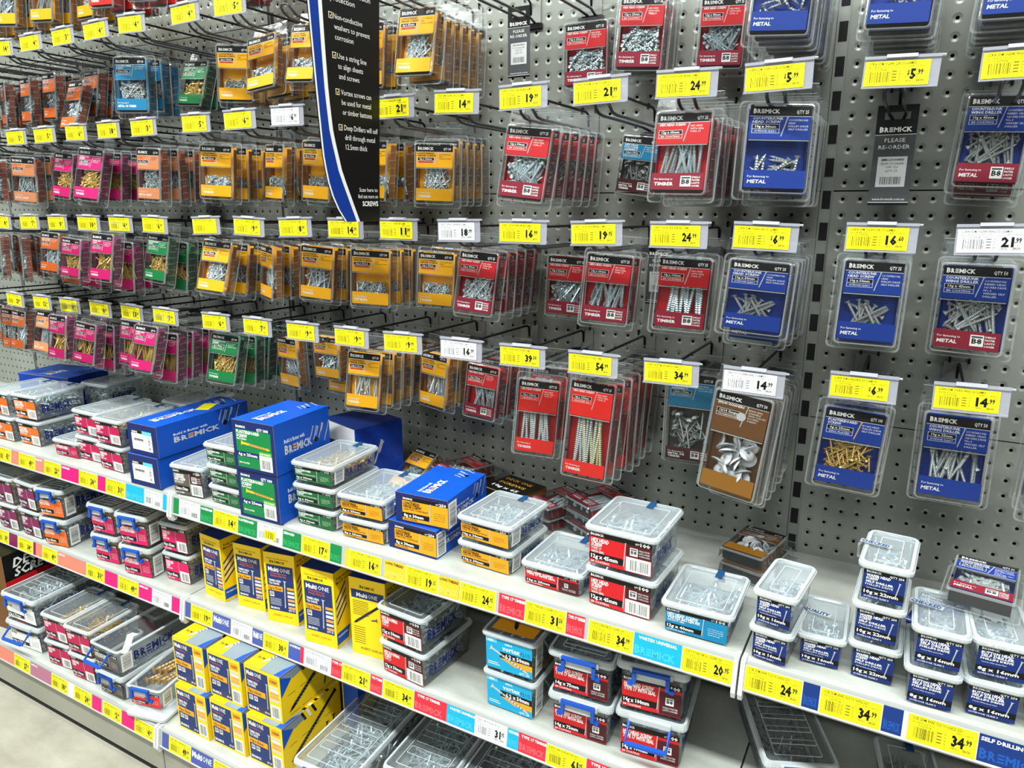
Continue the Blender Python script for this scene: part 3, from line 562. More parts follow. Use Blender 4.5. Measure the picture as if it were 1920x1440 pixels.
STRIPS={
 'TL':[(-1.933, -1.872, 'y', '42.99'),(-1.87, -1.835, 'salmon', ''),(-1.835, -1.761, 'y', '49.99'),(-1.761, -1.721, 'salmon', 'HARD FIX'),(-1.721, -1.65, 'y', '23.99'),(-1.648, -1.576, 'pink', 'CHIPBOARD'),(-1.576, -1.502, 'y', '24.99'),(-1.502, -1.471, 'pink', ''),(-1.471, -1.397, 'y', '31.99'),(-1.395, -1.33, 'cyan', ''),(-1.33, -1.266, 'w', ''),(-1.266, -1.253, 'cyan', '')],
 'TC':[(-1.23, -1.213, 'green', ''),(-1.211, -1.144, 'w', ''),(-1.143, -1.105, 'green', 'PLASTERBOARD'),(-1.103, -1.029, 'y', '14.95'),(-1.029, -0.974, 'green', 'PLASTERBOARD'),(-0.974, -0.904, 'wy', ''),(-0.904, -0.856, 'green', 'ZERBOARD'),(-0.854, -0.782, 'y', '17.45'),(-0.782, -0.754, 'green', ''),(-0.745, -0.736, 'gold', ''),(-0.736, -0.66, 'y', '16.99'),(-0.653, -0.606, 'gold', 'LONG THREAD'),(-0.606, -0.536, 'y', '19.15'),(-0.536, -0.494, 'gold', 'LONG THREAD'),(-0.493, -0.422, 'y', '24.95'),(-0.417, -0.369, 'redstrip', 'TYPE 17 TIMBER'),(-0.369, -0.296, 'y', '31.50'),(-0.296, -0.265, 'redstrip', 'TYPE 17 TIMBER'),(-0.259, -0.186, 'y', '34.99'),(-0.186, -0.114, 'cyan', 'VORTEX UNIVERSAL'),(-0.114, -0.041, 'y', '20.95')],
 'TR':[(-0.026, 0.049, 'y', '24.99'),(0.049, 0.07, 'navy', ''),(0.07, 0.144, 'y', '34.99'),(0.144, 0.167, 'navy', ''),(0.167, 0.173, 'w0', ''),(0.172, 0.247, 'y', '34.99'),(0.247, 0.329, 'navy', 'SELF DRILLING')],
 'ML':[(-2.013, -1.959, 'y', '30.99'),(-1.959, -1.919, 'purple', ''),(-1.914, -1.842, 'y', '34.99'),(-1.842, -1.83, 'purple', ''),(-1.83, -1.803, 'salmon', ''),(-1.8, -1.73, 'y', '49.99'),(-1.728, -1.61, 'salmon', 'HARD FIX'),(-1.606, -1.531, 'y', '31.99'),(-1.531, -1.481, 'pink', ''),(-1.477, -1.399, 'y', '49.99'),(-1.399, -1.35, 'pink', 'CHIPBOARD'),(-1.35, -1.28, 'w', ''),(-1.28, -1.246, 'pink', '')],
 'MC':[(-1.234, -1.215, 'indigo', ''),(-1.214, -1.143, 'y', '19.99'),(-1.142, -1.086, 'indigo', 'Multi ONE'),(-1.084, -1.019, 'w', ''),(-1.019, -0.987, 'indigo', 'Multi ONE'),(-0.987, -0.915, 'y', '30.10'),(-0.914, -0.881, 'indigo', 'COUNTERSUNK'),(-0.881, -0.872, 'redstrip', ''),(-0.872, -0.799, 'w', ''),(-0.799, -0.772, 'redstrip', 'TYPE 17'),(-0.772, -0.701, 'y', '21.99'),(-0.701, -0.673, 'redstrip', 'TYPE 17 TIMBER'),(-0.67, -0.598, 'y', '34.99'),(-0.598, -0.526, 'redstrip', 'TYPE 17 TIMBER'),(-0.526, -0.467, 'cyan', 'VORTEX UNIVERSAL'),(-0.467, -0.402, 'wp', '31.95'),(-0.402, -0.38, 'cyan', 'VORTEX UNIVERSAL'),(-0.38, -0.328, 'redstrip', 'TYPE 17 TIMBER'),(-0.328, -0.256, 'y', '61.95'),(-0.256, -0.175, 'redstrip', 'TYPE 17 TIMBER')],
 'BL':[(-1.896, -1.819, 'salmon', ''),(-1.819, -1.745, 'y', '27.99'),(-1.742, -1.65, 'mauve', 'HARDWOOD'),(-1.65, -1.579, 'y', '18.99'),(-1.579, -1.555, 'w0', ''),(-1.555, -1.483, 'y', '24.99'),(-1.481, -1.446, 'pink', ''),(-1.439, -1.368, 'y', '2.99'),(-1.368, -1.321, 'pink', ''),(-1.321, -1.251, 'y', '4.99'),(-1.251, -1.242, 'pink', '')],
 'BC':[(-1.223, -1.2, 'indigo', ''),(-1.2, -1.127, 'y', '49.99'),(-1.126, -1.056, 'indigo', 'Multi ONE'),(-1.056, -0.996, 'y', '29.99')],
}
seen = {}
dupn = {}
for hk in HOOKS:
    if hk[2]: dupn.setdefault((hk[0], hk[2]), []).append(hk[1])
def tname(r, x, price):
    l = dupn[(r, price)]
    if len(l) == 1: return 'the %s ticket' % price
    i = l.index(x); n = len(l)
    return 'the %s %s ticket' % ((('left', 'right') if n == 2 else ('leftmost', 'middle', 'rightmost') if n == 3 else ('leftmost', 'second', 'third', 'fourth', 'fifth')[:n - 1] + ('rightmost',))[i], price)
UNT = {(1, -2.2): 'hook past the left edge', (2, -2.2): 'hook past the left edge', (3, -2.2): 'hook past the left edge', (4, -2.2): 'hook past the left edge', (1, -2.08): 'hook at the left edge', (2, -2.08): 'hook at the left edge', (3, -2.08): 'hook at the left edge', (0, -1.955): 'first', (0, -1.83): 'second', (0, -1.71): 'third', (0, -1.585): 'fourth', (0, -1.465): 'fifth', (0, -1.345): 'sixth', (0, -1.18): 'seventh', (0, -1.055): 'eighth',
       (1, -1.955): 'hook above the 9.49', (1, -.93): 'hook left of the banner', (1, -.805): 'hook hidden by the banner', (1, -.685): 'hook right of the banner', (1, -.44): 'hook above the 19.99', (1, -.315): 'hook above right 21.99',
       (1, -.19): 'hook above the 24.99', (1, -.072): 'hook beside the upright', (1, .065): 'hook above rightmost 5.99', (1, .19): 'hook above the 11.99', (2, -.805): 'hook behind the banner', (4, .315): 'rightmost hook'}
for r, x, price, tcol, kind, size, n, fits in HOOKS:
    Lh = .222 if x > 0 else .262; zr = ZR[r]
    if price: where = 'under ' + tname(r, x, price) + ', ' + ROWN[r]
    elif r == 0: where = '%s hook from left above top ticket row' % UNT[(r, x)]
    else: where = 'on the ' + UNT[(r, x)] + ', ' + {1: 'first row', 2: 'second row', 3: 'third row', 4: 'bottom row'}[r]
    hook(x, zr, Lh, 'wire display hook ' + where)
    if price:
        prod = TXT.get(kind or 'blue', 'SCRW NDL PT %s ZP CLAM'); prod = prod % size.upper().replace(' ', '').replace('MM', '') if '%s' in prod and size else prod.replace('%s', '10GX40')
        ticket(x, -Lh, zr, None if (r, x) == (3, -1.18) else price, tcol, prod, '%s price ticket reading %s, %s' % ('white' if tcol == 'w' else 'yellow', tname(r, x, price).replace('the ', '').replace(' ticket', ''), ROWN[r]))
    if not kind: continue
    f0 = fits[0]; ylist = [f0]
    y_end = -.03; m = n - len(fits); extra = fits[1:]
    last = f0
    pitch = min(.042, (abs(f0[0]) + y_end) / max(n - 1, 1)) if n > 1 else 0
    poses = [f0] + list(extra)
    for i in range(1, n):
        y = f0[0] + i * max(pitch, .0262)
        if y > -.004: break
        if any(abs(y - e[0]) < .026 for e in extra): continue
        yaw = f0[1] * (1 - .5 * i / n) * (.85 if abs(f0[1]) > 8 else 1) + random.uniform(-2, 2)
        poses.append((y, yaw, f0[2] * .7 + random.uniform(-1.2, 1.2), f0[3] * .4 + random.uniform(-2, 1), .103 if f0[4] < .118 else f0[4], 0, .067))
    poses.sort(key=lambda q: q[0])
    noun = K[kind][12]
    for i, (y, yaw, roll, pit, h, dz, w) in enumerate(poses):
        lab = '%s, %s %s' % (noun, ORD[i] + (' one' if i == 0 else ' from front') if len(poses) > 1 else 'alone', where)
        hd = min((.103, .128, .152, .14), key=lambda q: abs(q - h)) if h > .118 else .103
        if i: h = max(h, hd)
        pack(kind, size, (x, y, zr - .022 + dz), (yaw, pit, roll), h, w, lab, 'screw packs hanging on hooks')

# re-order cards
def reorder(loc, rz, s, code, l3, q, label):
    t = thing('reorder_card', label, 're-order card', loc, math.radians(rz), 're-order cards'); t.scale = (s, s, s); m = MB(); w = .045; h = .118
    m.box(-w / 2, w / 2, 0, .0008, -h, -.022, C_('dgrey')); m.box(-w / 2, -.014, 0, .0008, -.022, 0, C_('black')); m.box(.014, w / 2, 0, .0008, -.022, 0, C_('black')); m.box(-.014, .014, 0, .0008, -.008, 0, C_('black')); m.box(-.014, .014, 0, .0008, -.022, -.017, C_('black'))
    A = Art(m, (-w / 2, -.0001, -h)); A.rect(0, h - .034, w, h - .022, 'black'); A.rect(0, h - .0345, w, h - .034, 'white', 2); A.rect(0, .003, w, .0036, 'white', 2); A.rect(0, 0, w, .003, 'black', 1)
    A.logo(w * .1, h - .031, .0052, w=w * .8); A.text('PLEASE', w / 2, h - .043, .0046, 'white', 2, 0, w * .5, align='c'); A.text('RE-ORDER', w / 2, h - .051, .0046, 'white', 2, 0, w * .76, align='c')
    A.rect(w * .14, .022, w * .86, .058, 'grey', 2); A.text(code, w / 2, .053, .0026, 'black', 3, .02, w * .56, align='c'); A.text(l3, w / 2, .0485, .0024, 'black', 3, 0, w * .56, align='c'); A.text('CSK CL3' if 'CSK' not in l3 else 'CL3', w / 2, .0445, .0024, 'black', 3, 0, w * .3, align='c'); A.text(q, w / 2, .040, .0024, 'black', 3, 0, w * .3, align='c')
    A.barcode(w * .24, .025, w * .52, .009, 3); A.text('www.bremick.com.au', w / 2, .006, .0026, 'white', 2, 0, w * .8, align='c'); m.build('card', t)
reorder((.0665, -.062, 1.395), 0, 1.18, 'SMKC3100400', 'SDM 10-24x40', 'QTY 25', 'dark grey PLEASE RE-ORDER card hanging on the hook under the rightmost 5.99 ticket')
reorder((-.56, -.05, 1.60), 0, 1.0, 'STKC8100250', 'T17 10-12x25 HEX', 'QTY 50', 'dark grey PLEASE RE-ORDER card above the 19.99 ticket')
hook(-.56, 1.615, .262, 'wire display hook carrying the left PLEASE RE-ORDER card, first pack row')
reorder((-.287, -.028, 1.2), 0, 1.0, 'STKC8140750', 'T17 14-10x75', 'QTY 25', 'dark re-order card half hidden behind the red packs of the 19.95 ticket')

# banner
t = thing('hanging_banner', 'tall black banner with blue curved edge and white advice text, above the 14.99 ticket', 'banner', (-.70, -.268, 1.2295)); m = MB()
yl = [(-.109, 0), (-.131, .027), (-.143, .055), (-.152, .095), (-.156, .152), (-.1595, .21), (-.163, .28), (-.167, .36), (-.171, .6), (-.173, .8)]
yi = [(-.074, 0), (-.11, .076), (-.126, .135), (-.1315, .192), (-.1335, .25), (-.135, .33), (-.138, .6), (-.14, .8)]
def cv(tb, z):
    for (a, b), (c, d) in zip(tb, tb[1:]):
        if b <= z <= d: return a + (c - a) * (z - b) / (d - b)
    return tb[-1][0]
zs = [i * .02 for i in range(41)]
def strip(f0, f1, mat, l):
    for a, b in zip(zs, zs[1:]): m.add([(l, f0(a), a), (l, f1(a), a), (l, f1(b), b), (l, f0(b), b)], [(0, 1, 2, 3)], C_(mat))
rt = lambda z: -.0232 + .0232 * min(1, z / .35)
strip(lambda z: cv(yl, z), rt, 'ebony', 0); strip(lambda z: cv(yl, z), rt, 'ebony', -.0016)
strip(lambda z: cv(yl, z), lambda z: cv(yl, z) + .0035, 'white', .0002); strip(lambda z: cv(yl, z) + .0035, lambda z: cv(yi, z) - .008, 'deepblue', .0002); strip(lambda z: cv(yi, z) - .008, lambda z: cv(yi, z), 'white', .0002)
m.build('panel', t); m = MB(); A = Art(m, (.0004, 0, 0), (0, 1, 0), (0, 0, 1))
for st, y, z, w in (('superior corrosion', -.122, .3395, .098), ('protection', -.117, .326, .055), ('Non-conductive', -.112, .301, .066), ('washers to prevent', -.1115, .2865, .083), ('corrosion', -.111, .272, .042), ('Use a string line', -.108, .2455, .068), ('to align sheets', -.1075, .231, .058), ('and screws', -.1065, .2165, .047), ('Vortex screws can', -.104, .1935, .072), ('be used for metal', -.1035, .179, .07), ('or timber battons', -.1025, .1645, .07), ('Deep Drillers will self', -.101, .1415, .082), ('drill through metal', -.1, .127, .073), ('12.5mm thick', -.0995, .1125, .052)):
    A.text(st, y, z, .0078, 'white', 1, .0, w, res=2)
for y, z in ((-.1225, .3), (-.119, .2445), (-.116, .1925), (-.1135, .1405)):
    A.rect(y, z, y + .0085, z + .009, 'white', 1); A.rect(y + .001, z + .001, y + .0075, z + .008, 'ebony', 2); A.poly([(y + .002, z + .005), (y + .004, z + .001), (y + .0095, z + .0105), (y + .004, z + .004)], 'gold', 3)
for st, y, z, w, h in (('Scan here to', -.072, .048, .046, .0062), ('find out more on', -.076, .0375, .05, .0062), ('SCREWS', -.066, .025, .04, .0075)): A.text(st, y, z, h, 'white', 1, .03 if st == 'SCREWS' else 0, w, res=2)
m.build('lettering', t)
t2 = thing('banner_arm', 'steel bracket arm holding the black banner out from the pegboard', 'bracket', (-.706, 0, 2.02)); m = MB(); m.box(-.003, .003, -.44, -.001, 0, .012, CHROME); m.build('arm', t2)

# ---------------------------------------------------------------- strips and tickets on the shelf rails
def rail_art(zs, yf):
    return (yf - .0008, zs - .0405)
for key, segs in STRIPS.items():
    zs, yf = {'T': (TSZ, -.374), 'M': (MSZ, -.374), 'B': (BSZ, -.474)}[key[0]]; bay = {'L': 'left', 'C': 'middle', 'R': 'right'}[key[1]]; lev = {'T': 'upper', 'M': 'middle', 'B': 'base'}[key[0]]
    ub = Vector((0, .0055, .036)).normalized(); o0 = Vector((0, yf - .0064, zs - .0395))
    m = MB(); A = Art(m, o0 + Vector((0, -.0002, 0)), (1, 0, 0), ub)
    for a, b, c, tx in segs:
        if c in ('y', 'w', 'wy', 'wp', 'w0'): A.rect(a, 0, b, .0355, 'white', 1); continue
        A.rect(a, .0008, b, .0352, c, 1)
        if c not in ('salmon', 'pink', 'purple', 'mauve', 'indigo') and b - a > .02:
            lt = {'green': '#2f9a5c', 'cyan': '#3cb4dc', 'redstrip': '#ec5a62', 'gold': '#fbc255', 'navy': '#1b4fa0'}.get(c); nm = c + 'lt'; PAL[nm] = lt or '#ffffff'
            A.logo(a + .002, .005, .011, nm, 2, w=min(.062, b - a - .004))
        if tx == 'Multi ONE': A.text('Multi', a + .003, .016, .013, 'white', 3, .03, (b - a) * .45); A.text('ONE', a + (b - a) * .52, .016, .013, 'white', 3, .0, (b - a) * .4)
        elif tx: A.text(tx, a + (.002 if len(tx) < 14 else (b - a) * .1), .0275, .0045, 'black' if c == 'gold' else 'white', 3, .03, min(len(tx) * .0036, (b - a) * .92))
    tag(m.build('shelf_edge_strip'), 'coloured product strip along the %s shelf edge, %s bay' % (lev, bay), 'shelf edge strip', 'shelf edge strips')
    cnt = {}
    for a, b, c, tx in segs: cnt[tx] = cnt.get(tx, 0) + 1
    idx = {}
    for a, b, c, tx in segs:
        if c not in ('y', 'w', 'wy', 'wp'): continue
        idx[tx] = idx.get(tx, 0) + 1
        w = b - a - .002; m = MB(); m.box(0, w, .0002, .0005, 0, .034, C_('ticket' if c == 'y' else 'ticketw')); T = Art(m, (0, 0, .0), (1, 0, 0), (0, 0, 1))
        prod = {'TR': 'SCR SDM WAF CL3 10-16X22 250', 'TC': 'SCR T17 HEX B8 SL 12GX45 100'}.get(key, 'SCRW CHIP PZ 8GX50 ZP 500')
        if c in ('y', 'wp'): ticket_art(T, w, .034, tx, 'ticket' if c == 'y' else 'ticketw', prod)
        else: ticket_art(T, w, .034, None, 'ticketw', prod); T.barcode(w * .62, .004, w * .28, .01, 3)
        if c == 'wy': T.rect(w * .3, .006, w * .75, .024, 'ticket', 4); T.barcode(w * .34, .008, w * .34, .013, 5)
        name = ('reading %s' % tx) if tx else 'without a price'
        if tx and cnt[tx] > 1: name = ('left ' if idx[tx] == 1 else 'right ') + 'one ' + name
        ob = m.build('price_ticket'); ob.location = o0 + Vector((a + .001, -.0008, .0006)); ob.rotation_euler = (math.atan2(-.0055, .036) * -1 * -1, 0, 0)
        near = '' if tx else {'TL': ' beside the cyan strip', 'TC': ' with yellow sticker' if c == 'wy' else ' beside the green strip', 'ML': ' beside the pink CHIPBOARD strip', 'MC': (' right of the 19.99 ticket' if a < -1 else ' left of the TYPE 17 strip')}.get(key, '')
        tag(ob, '%s ticket %s%s, %s shelf edge, %s bay' % ('yellow' if c == 'y' else 'white', name, near, lev, bay), 'price ticket', 'price tickets on the shelf edges')

# ---------------------------------------------------------------- lidded tubs
def label_art(A, w, h, col, title, size, qty, bar='side', badge=False, last='ZINC PLATED', tcol='white', navy=False):
    A.rect(0, 0, w, h, col)
    if navy:
        A.rect(0, h * .86, w, h, 'black', 2); A.logo(w * .07, h * .9, h * .06, w=w * .36, l=3); A.text('QTY %d' % qty, w * .96, h * .87, h * .065, 'white', 3, .03, w * .34, align='r'); y = h * .76
        for i, s in enumerate(title): A.text(s, w * .07, y, h * (.085 if i < 2 else .065), 'white', 3, .03 if i < 3 else 0, min(w * .66, len(s) * w * .058), .1 if i < 2 else 0); y -= h * .1
        A.text('Total max drilling capacity 4.5mm', w * .1, y, h * .04, 'white', 3, 0, w * .5)
        A.rect(0, h * .14, w, h * .34, 'black', 2); A.text(size, w * .05, h * .18, h * .105, 'white', 3, .03, w * .82); A.text(last, w * .06, h * .045, h * .055, 'white', 3, .01, w * .6)
        A.screw(w * .88, h * .74, w * .8, h * .22, w * .013, 'silver', 4, 3, 5); return
    A.rect(0, h * .84, w, h, 'black', 2); A.logo(w * .02, h * .885, h * .07, w=w * .22, l=3)
    tw = .6 if bar != 'front' else .56; y = h * .68; A.rect(w * (tw + .02), h * .02, w * (tw + .024), h * .84, 'silver', 3)
    for i, s in enumerate(title): A.text(s, w * .03, y, h * (.12 if i < 2 else .07), tcol, 3, .03 if i < 2 else .01, min(w * .54, len(s) * w * (.036 if i < 2 else .024)), .08); y -= h * (.135 if i < 1 else .1)
    A.rect(0, h * .13, w * tw, h * .34, 'black', 3); A.text(size, w * .03, h * .17, h * .12, 'white', 4, .03, w * .44); A.text(last, w * .03, h * .035, h * .06, tcol, 3, .01, w * .3)
    if bar == 'front':
        A.rect(w * .6, h * .02, w * .99, h * .46, 'white', 3); A.barcode(w * .67, h * .07, w * .28, h * .32, 4)
        if badge: A.rect(w * .6, h * .47, w, h * .84, 'maroon', 3); A.badge(w * .66, h * .52, h * .24, 4); [A.text(s, w * .8, h * (.7 - i * .08), h * .045, 'grey', 4, .02, w * .17) for i, s in enumerate(('DRILLS FASTER', 'LASTS LONGER', 'CORROSION'))]
    else:
        if badge: A.rect(w * .64, h * .02, w, h * .74, 'maroon', 3); A.badge(w * .74, h * .34, h * .24, 4); A.text('DRILLS FASTER', w * .7, h * .22, h * .05, 'grey', 4, .02, w * .25); A.text('LASTS LONGER', w * .7, h * .14, h * .05, 'grey', 4, .02, w * .25)
        else: [A.text(s, w * .7, h * (.5 - i * .09), h * .045, tcol, 3, 0, w * .24) for i, s in enumerate(('1 1/2 teeth per inch', 'For fastening', 'timber to steel', 'and brick'))]
    A.screw(w * (tw + .03), h * .86, w * tw, h * .1, w * .006, 'silver', 5, 2.5)
    A.text('QTY', w * .74, h * .88, h * .05, 'white', 4, .02, w * .07); A.text(str(qty), w * .97, h * .86, h * .1, 'white', 4, .03, w * .15, align='r')
def tub_meshes(w, d, h, label, screws=('zinc', .03), latch=False, side=True, tape=True, fillf=.8, lidless=False, key='a', big=False, barside=False, clearlid=False):
    LID = LIDC if (clearlid or big) else globals()['LID']
    P = {}; ht = h - .004; lidw = .014 if not latch else .018
    m = MB(); R = lambda W, D, r, z: [(a, b, z) for a, b in rr(W, D, r)]
    bt = .0095 if not latch else .013
    m.loft([R(w - .006, d - .006, .006, .0006), R(w, d, .009, .003), R(w + .004, d + .004, .009, ht - bt), R(w + .007, d + .007, .009, ht - bt + .001), R(w + .007, d + .007, .009, ht - bt + .004)], TUB, True)
    if lidless: m.loft([R(w + .007, d + .007, .009, ht - bt + .004), R(w + .014, d + .014, .009, ht - bt + .006), R(w + .014, d + .014, .009, ht - bt + .003)], LIDRIM); m.loft([R(w + .014, d + .014, .009, ht - bt + .006), R(w + .003, d + .003, .008, ht - bt + .006), R(w + .001, d + .001, .008, ht - bt)], LIDRIM)
    P['body'] = m.mesh('body', True)
    if not lidless:
        m = MB(); a = lidw; top = ht
        m.loft([R(w + a - .002, d + a - .002, .01, top - bt + .001), R(w + a, d + a, .01, top - bt + .003), R(w + a, d + a, .01, top - bt + .0065), R(w + a - .002, d + a - .002, .01, top - .0025), R(w + a - .004, d + a - .004, .01, top), R(w + a - .012, d + a - .012, .007, top)], LIDRIM)
        m.loft([R(w + a - .012, d + a - .012, .007, top), R(w + a - .016, d + a - .016, .006, top - .002), R(w - .012, d - .012, .005, top - .002)], LID, False, True)
        m.loft([R(w - .022, d - .022, .003, top - .0019), R(w - .022, d - .022, .003, top - .0012), R(w - .0245, d - .0245, .003, top - .0012), R(w - .0245, d - .0245, .003, top - .0019)], LIDRIM)
        if latch:
            for i in range(5 if not big else 6):
                y = -d / 2 + d * (.2 + i * (.14 if not big else .13)); m.loft([R_(w * .74, .011 if not big else .02, .002, top - .0019, y) for _ in (0,)] + [R_(w * .74, .011 if not big else .02, .002, top - .001, y), R_(w * .74 - .002, (.011 if not big else .02) - .002, .002, top - .001, y)], LIDRIM)
            m.box(-w * .34, w * .34, -(d + a) / 2 - .004, -(d + a) / 2 + .003, top - bt + .0015, top - .003, LIDRIM)
        P['lid'] = m.mesh('lid')
    if label:
        m = MB(); lw = w * .96; lh = ht - bt - .0025; A = Art(m, (-lw / 2, -d / 2 - .0009, .0025), (1, 0, 0), (0, -.002, ht - bt))
        if latch: lh *= .82
        label(A, lw, lh)
        if barside: B = Art(m, (w / 2 + .0008, -d / 2 + .004, .004), (0, 1, 0), (.002, 0, ht - bt)); B.rect(0, 0, .028, lh, 'white'); B.barcode(.004, lh * .12, .02, lh * .76, 2, vert=True)
        P['label'] = m.mesh('label')
    if side:
        m = MB(); B = Art(m, (w / 2 + .0012, -d / 2 + (.036 if barside else .012), h * .26), (0, 1, 0), (.002, 0, ht - bt)); sl = min(d - .05, .11)
        B.logo(0, 0, h * .26, 'indigo2', 1, w=sl); B.text('FASTENERS', sl * .1, -h * .1, h * .07, 'indigo2', 1, .02, sl * .7); P['side_print'] = m.mesh('side_print')
    if tape and not lidless and not latch:
        m = MB(); y = (d + lidw) / 2; m.box(.002, .013, y - .026, y + .0004, ht + .0001, ht + .0005, C_('boxdark2')); m.box(.002, .013, y - .0003, y + .0007, ht - .02, ht + .0005, C_('boxdark2')); P['seal_tape'] = m.mesh('seal_tape')
    if latch:
        m = MB(); y = -(d + lidw) / 2 - .006; hw = w * .3; T_ = C_('handle'); z = ht - .006
        m.box(-hw, hw, y - .003, y + .003, z - .002, z + .004, T_)
        for s in (-1, 1): m.box(min(s * hw, s * (hw - .006)), max(s * hw, s * (hw - .006)), y - .003, y + .002, z - .022, z, T_); m.box(min(s * (hw - .001), s * (hw + .007)), max(s * (hw - .001), s * (hw + .007)), y - .001, y + .005, z - .026, z - .02, T_)
        m.box(-hw + .006, hw - .006, y + .0022, y + .004, z - .016, z - .002, LIDRIM); P['handle'] = m.mesh('handle')
        m = MB(); z = ht - .012; y0 = y + .004
        m.tube([(-hw - .003, y0, z), (-hw - .003, y0 - .024, z - .022), (hw + .003, y0 - .024, z - .022), (hw + .003, y0, z)], .003, T_, 6); m.box(-hw, hw, y0 - .028, y0 - .02, z - .0245, z - .0205, T_); P['dropped_handle'] = m.mesh('handle')
    if not screws: return P
    kind, L = screws; mt = {'zinc': STEEL, 'gold': GOLDS, 'galv': GALV, 'hex': STEEL}[kind]; dd = .0045 if kind == 'hex' else .0036
    g = screw_geo(L, dd, 'hex' if kind == 'hex' else 'csk', dd * (.5 if h > .03 and L < .05 else .8), 5)
    area = w * d; nn = min(150, int(area / (L * dd * 1.1) * .9)) + 12
    P['screws'] = heap(key, g, L, mt, w - .006, d - .006, .003, max((ht - bt) * fillf, .012), nn, int(nn * .7))
    return P
def R_(W, D, r, z, cy): return [(a, b, z) for a, b in rr(W, D, r, 2, 0, cy)]
POS = {1: [''], 2: ['lower one', 'upper one'], 3: ['bottom one', 'middle one', 'top one']}
def stack(cx, yf, zs, w, d, h, n, yaw, desc, group, label, name='screw_tub', cat='screw tub', drop=False, **kw):
    kw.setdefault('clearlid', zs < .6)
    P = tub_meshes(w, d, h, label, key=desc, **kw); out = []
    for i in range(n):
        a = math.radians(yaw + (random.uniform(-2.5, 2.5) if i else 0)); c = Vector((cx, yf, 0)) + Matrix.Rotation(a, 3, 'Z') @ Vector((0, d / 2, 0))
        t = thing(name, desc + (', ' + POS[n][i] if n > 1 else ''), cat, (c.x + (random.uniform(-.002, .002) if i else 0), c.y, zs + i * h + .0004), a, group)
        for k, me in P.items():
            if k == ('handle' if (drop and i == 0) else 'dropped_handle'): continue
            if k == 'dropped_handle': k = 'handle'
            o = link(k, me, t)
            if k == 'screws': o['kind'] = 'stuff'
        out.append(t)
    return out
def LB(col, title, size, qty, **k): return lambda A, w, h: label_art(A, w, h, col, title, size, qty, **k)
G1, G2, G3 = 'tubs on the upper shelf', 'tubs on the middle shelf', 'tubs on the base shelf'
ora = LB('orange', ('BUTTON HEAD', 'NEEDLE POINT', 'PHILLIPS DRIVE'), '8g x 25mm', 500, bar='front')
stack(-1.955, -.345, TSZ, .09, .13, .0706, 2, 2, 'orange labelled clear screw tub at the left edge of the upper shelf', G1, ora, screws=('zinc', .025))
stack(-1.85, -.335, TSZ, .088, .13, .0706, 2, 2, 'orange labelled clear tub of silver screws beside the low pink tub', G1, ora, screws=('zinc', .025))
stack(-1.80, -.178, TSZ, .095, .11, .0706, 2, 3, 'clear tub of silver screws behind the orange labelled tubs', G1, None, screws=('zinc', .025))
stack(-1.675, -.342, TSZ, .088, .13, .0475, 1, 3, 'low pink labelled chipboard tub, frosted lid, standing alone', G1, LB('pinkd', ('CHIPBOARD SCREW', 'COUNTERSUNK RIBBED'), '6g x 25mm', 500), screws=('gold', .025))
chip = LB('pinkd', ('CHIPBOARD', 'SCREW', 'RIBBED HEAD'), '8g x 32mm', 500, bar='front')
stack(-1.593, -.332, TSZ, .09, .14, .066, 2, 1, 'pink labelled 8g x 32mm chipboard tub, left stack with white lids', G1, chip, screws=('gold', .03))
stack(-1.485, -.347, TSZ, .09, .14, .066, 2, -1, 'pink labelled 8g x 40mm chipboard tub against the long blue cartons', G1, LB('pinkd', ('CHIPBOARD', 'SCREW', 'RIBBED HEAD'), '8g x 40mm', 500, bar='front'), screws=('gold', .04))
stack(-1.452, -.185, TSZ, .1, .13, .068, 2, 0, 'grey lidded clear tub behind the long blue cartons', G1, None, screws=('gold', .04))
stack(-1.193, -.362, TSZ, .083, .13, .074, 1, 6, 'clear tub with grey compressed sheet label beside the long blue cartons', G1, LB('greytaupe', ('COMPRESSED', 'SHEET SCREW', 'SELF DRILLING'), '5.0mm x 50mm', 250, bar='front', badge=True, last='METAL OR TIMBER'), screws=('zinc', .04))
grn = lambda s: LB('green2', ('PLASTERBOARD', 'SCREW', 'FINE THREAD PHILLIPS DRIVE'), s, 500)
stack(-1.083, -.357, TSZ, .086, .14, .0455, 3, 0, 'green labelled 6g x 25mm plasterboard tub left of the square blue cartons', G1, grn('6g x 25mm'), screws=('gold', .025))
stack(-.845, -.345, TSZ, .092, .135, .0452, 3, 1.3, 'green labelled 6g x 30mm plasterboard tub right of the square blue cartons', G1, grn('6g x 30mm'), screws=('gold', .03), barside=True)
yel = lambda s: LB('gold2', ('LONGTHREAD', 'HINGE SCREW', 'SHARP POINT COURSE PHILLIPS'), s, 250, tcol='black')
stack(-.727, -.345, TSZ, .096, .135, .046, 2, 3, 'yellow labelled 8g x 25mm hinge screw tub beside the green tubs', G1, yel('8g x 25mm'), screws=('zinc', .025), barside=True)
stack(-.473, -.327, TSZ, .1, .12, .0472, 2, -2, 'yellow 10g x 30mm hinge screw tub right of the yellow labelled cartons', G1, yel('10g x 30mm'), screws=('zinc', .03), barside=True)
stack(-.342, -.335, TSZ, .1, .12, .0455, 1, -.5, 'low red labelled 12g x 25mm hex head tub', G1, LB('red', ('HEX HEAD SCREW', 'TYPE 17 WITH SEAL'), '12g x 25mm', 100, badge=True, last='B8 COATING'), screws=('hex', .025), fillf=.7)
stack(-.223, -.343, TSZ, .104, .12, .0695, 2, -2.5, 'red labelled 12g x 45mm hex head tub with frosted lid', G1, LB('red', ('HEX HEAD', 'SCREW', 'TYPE 17', 'WITH SEAL'), '12g x 45mm', 100, bar='front', badge=True, last='B8 COATING'), screws=('hex', .045), fillf=.8)
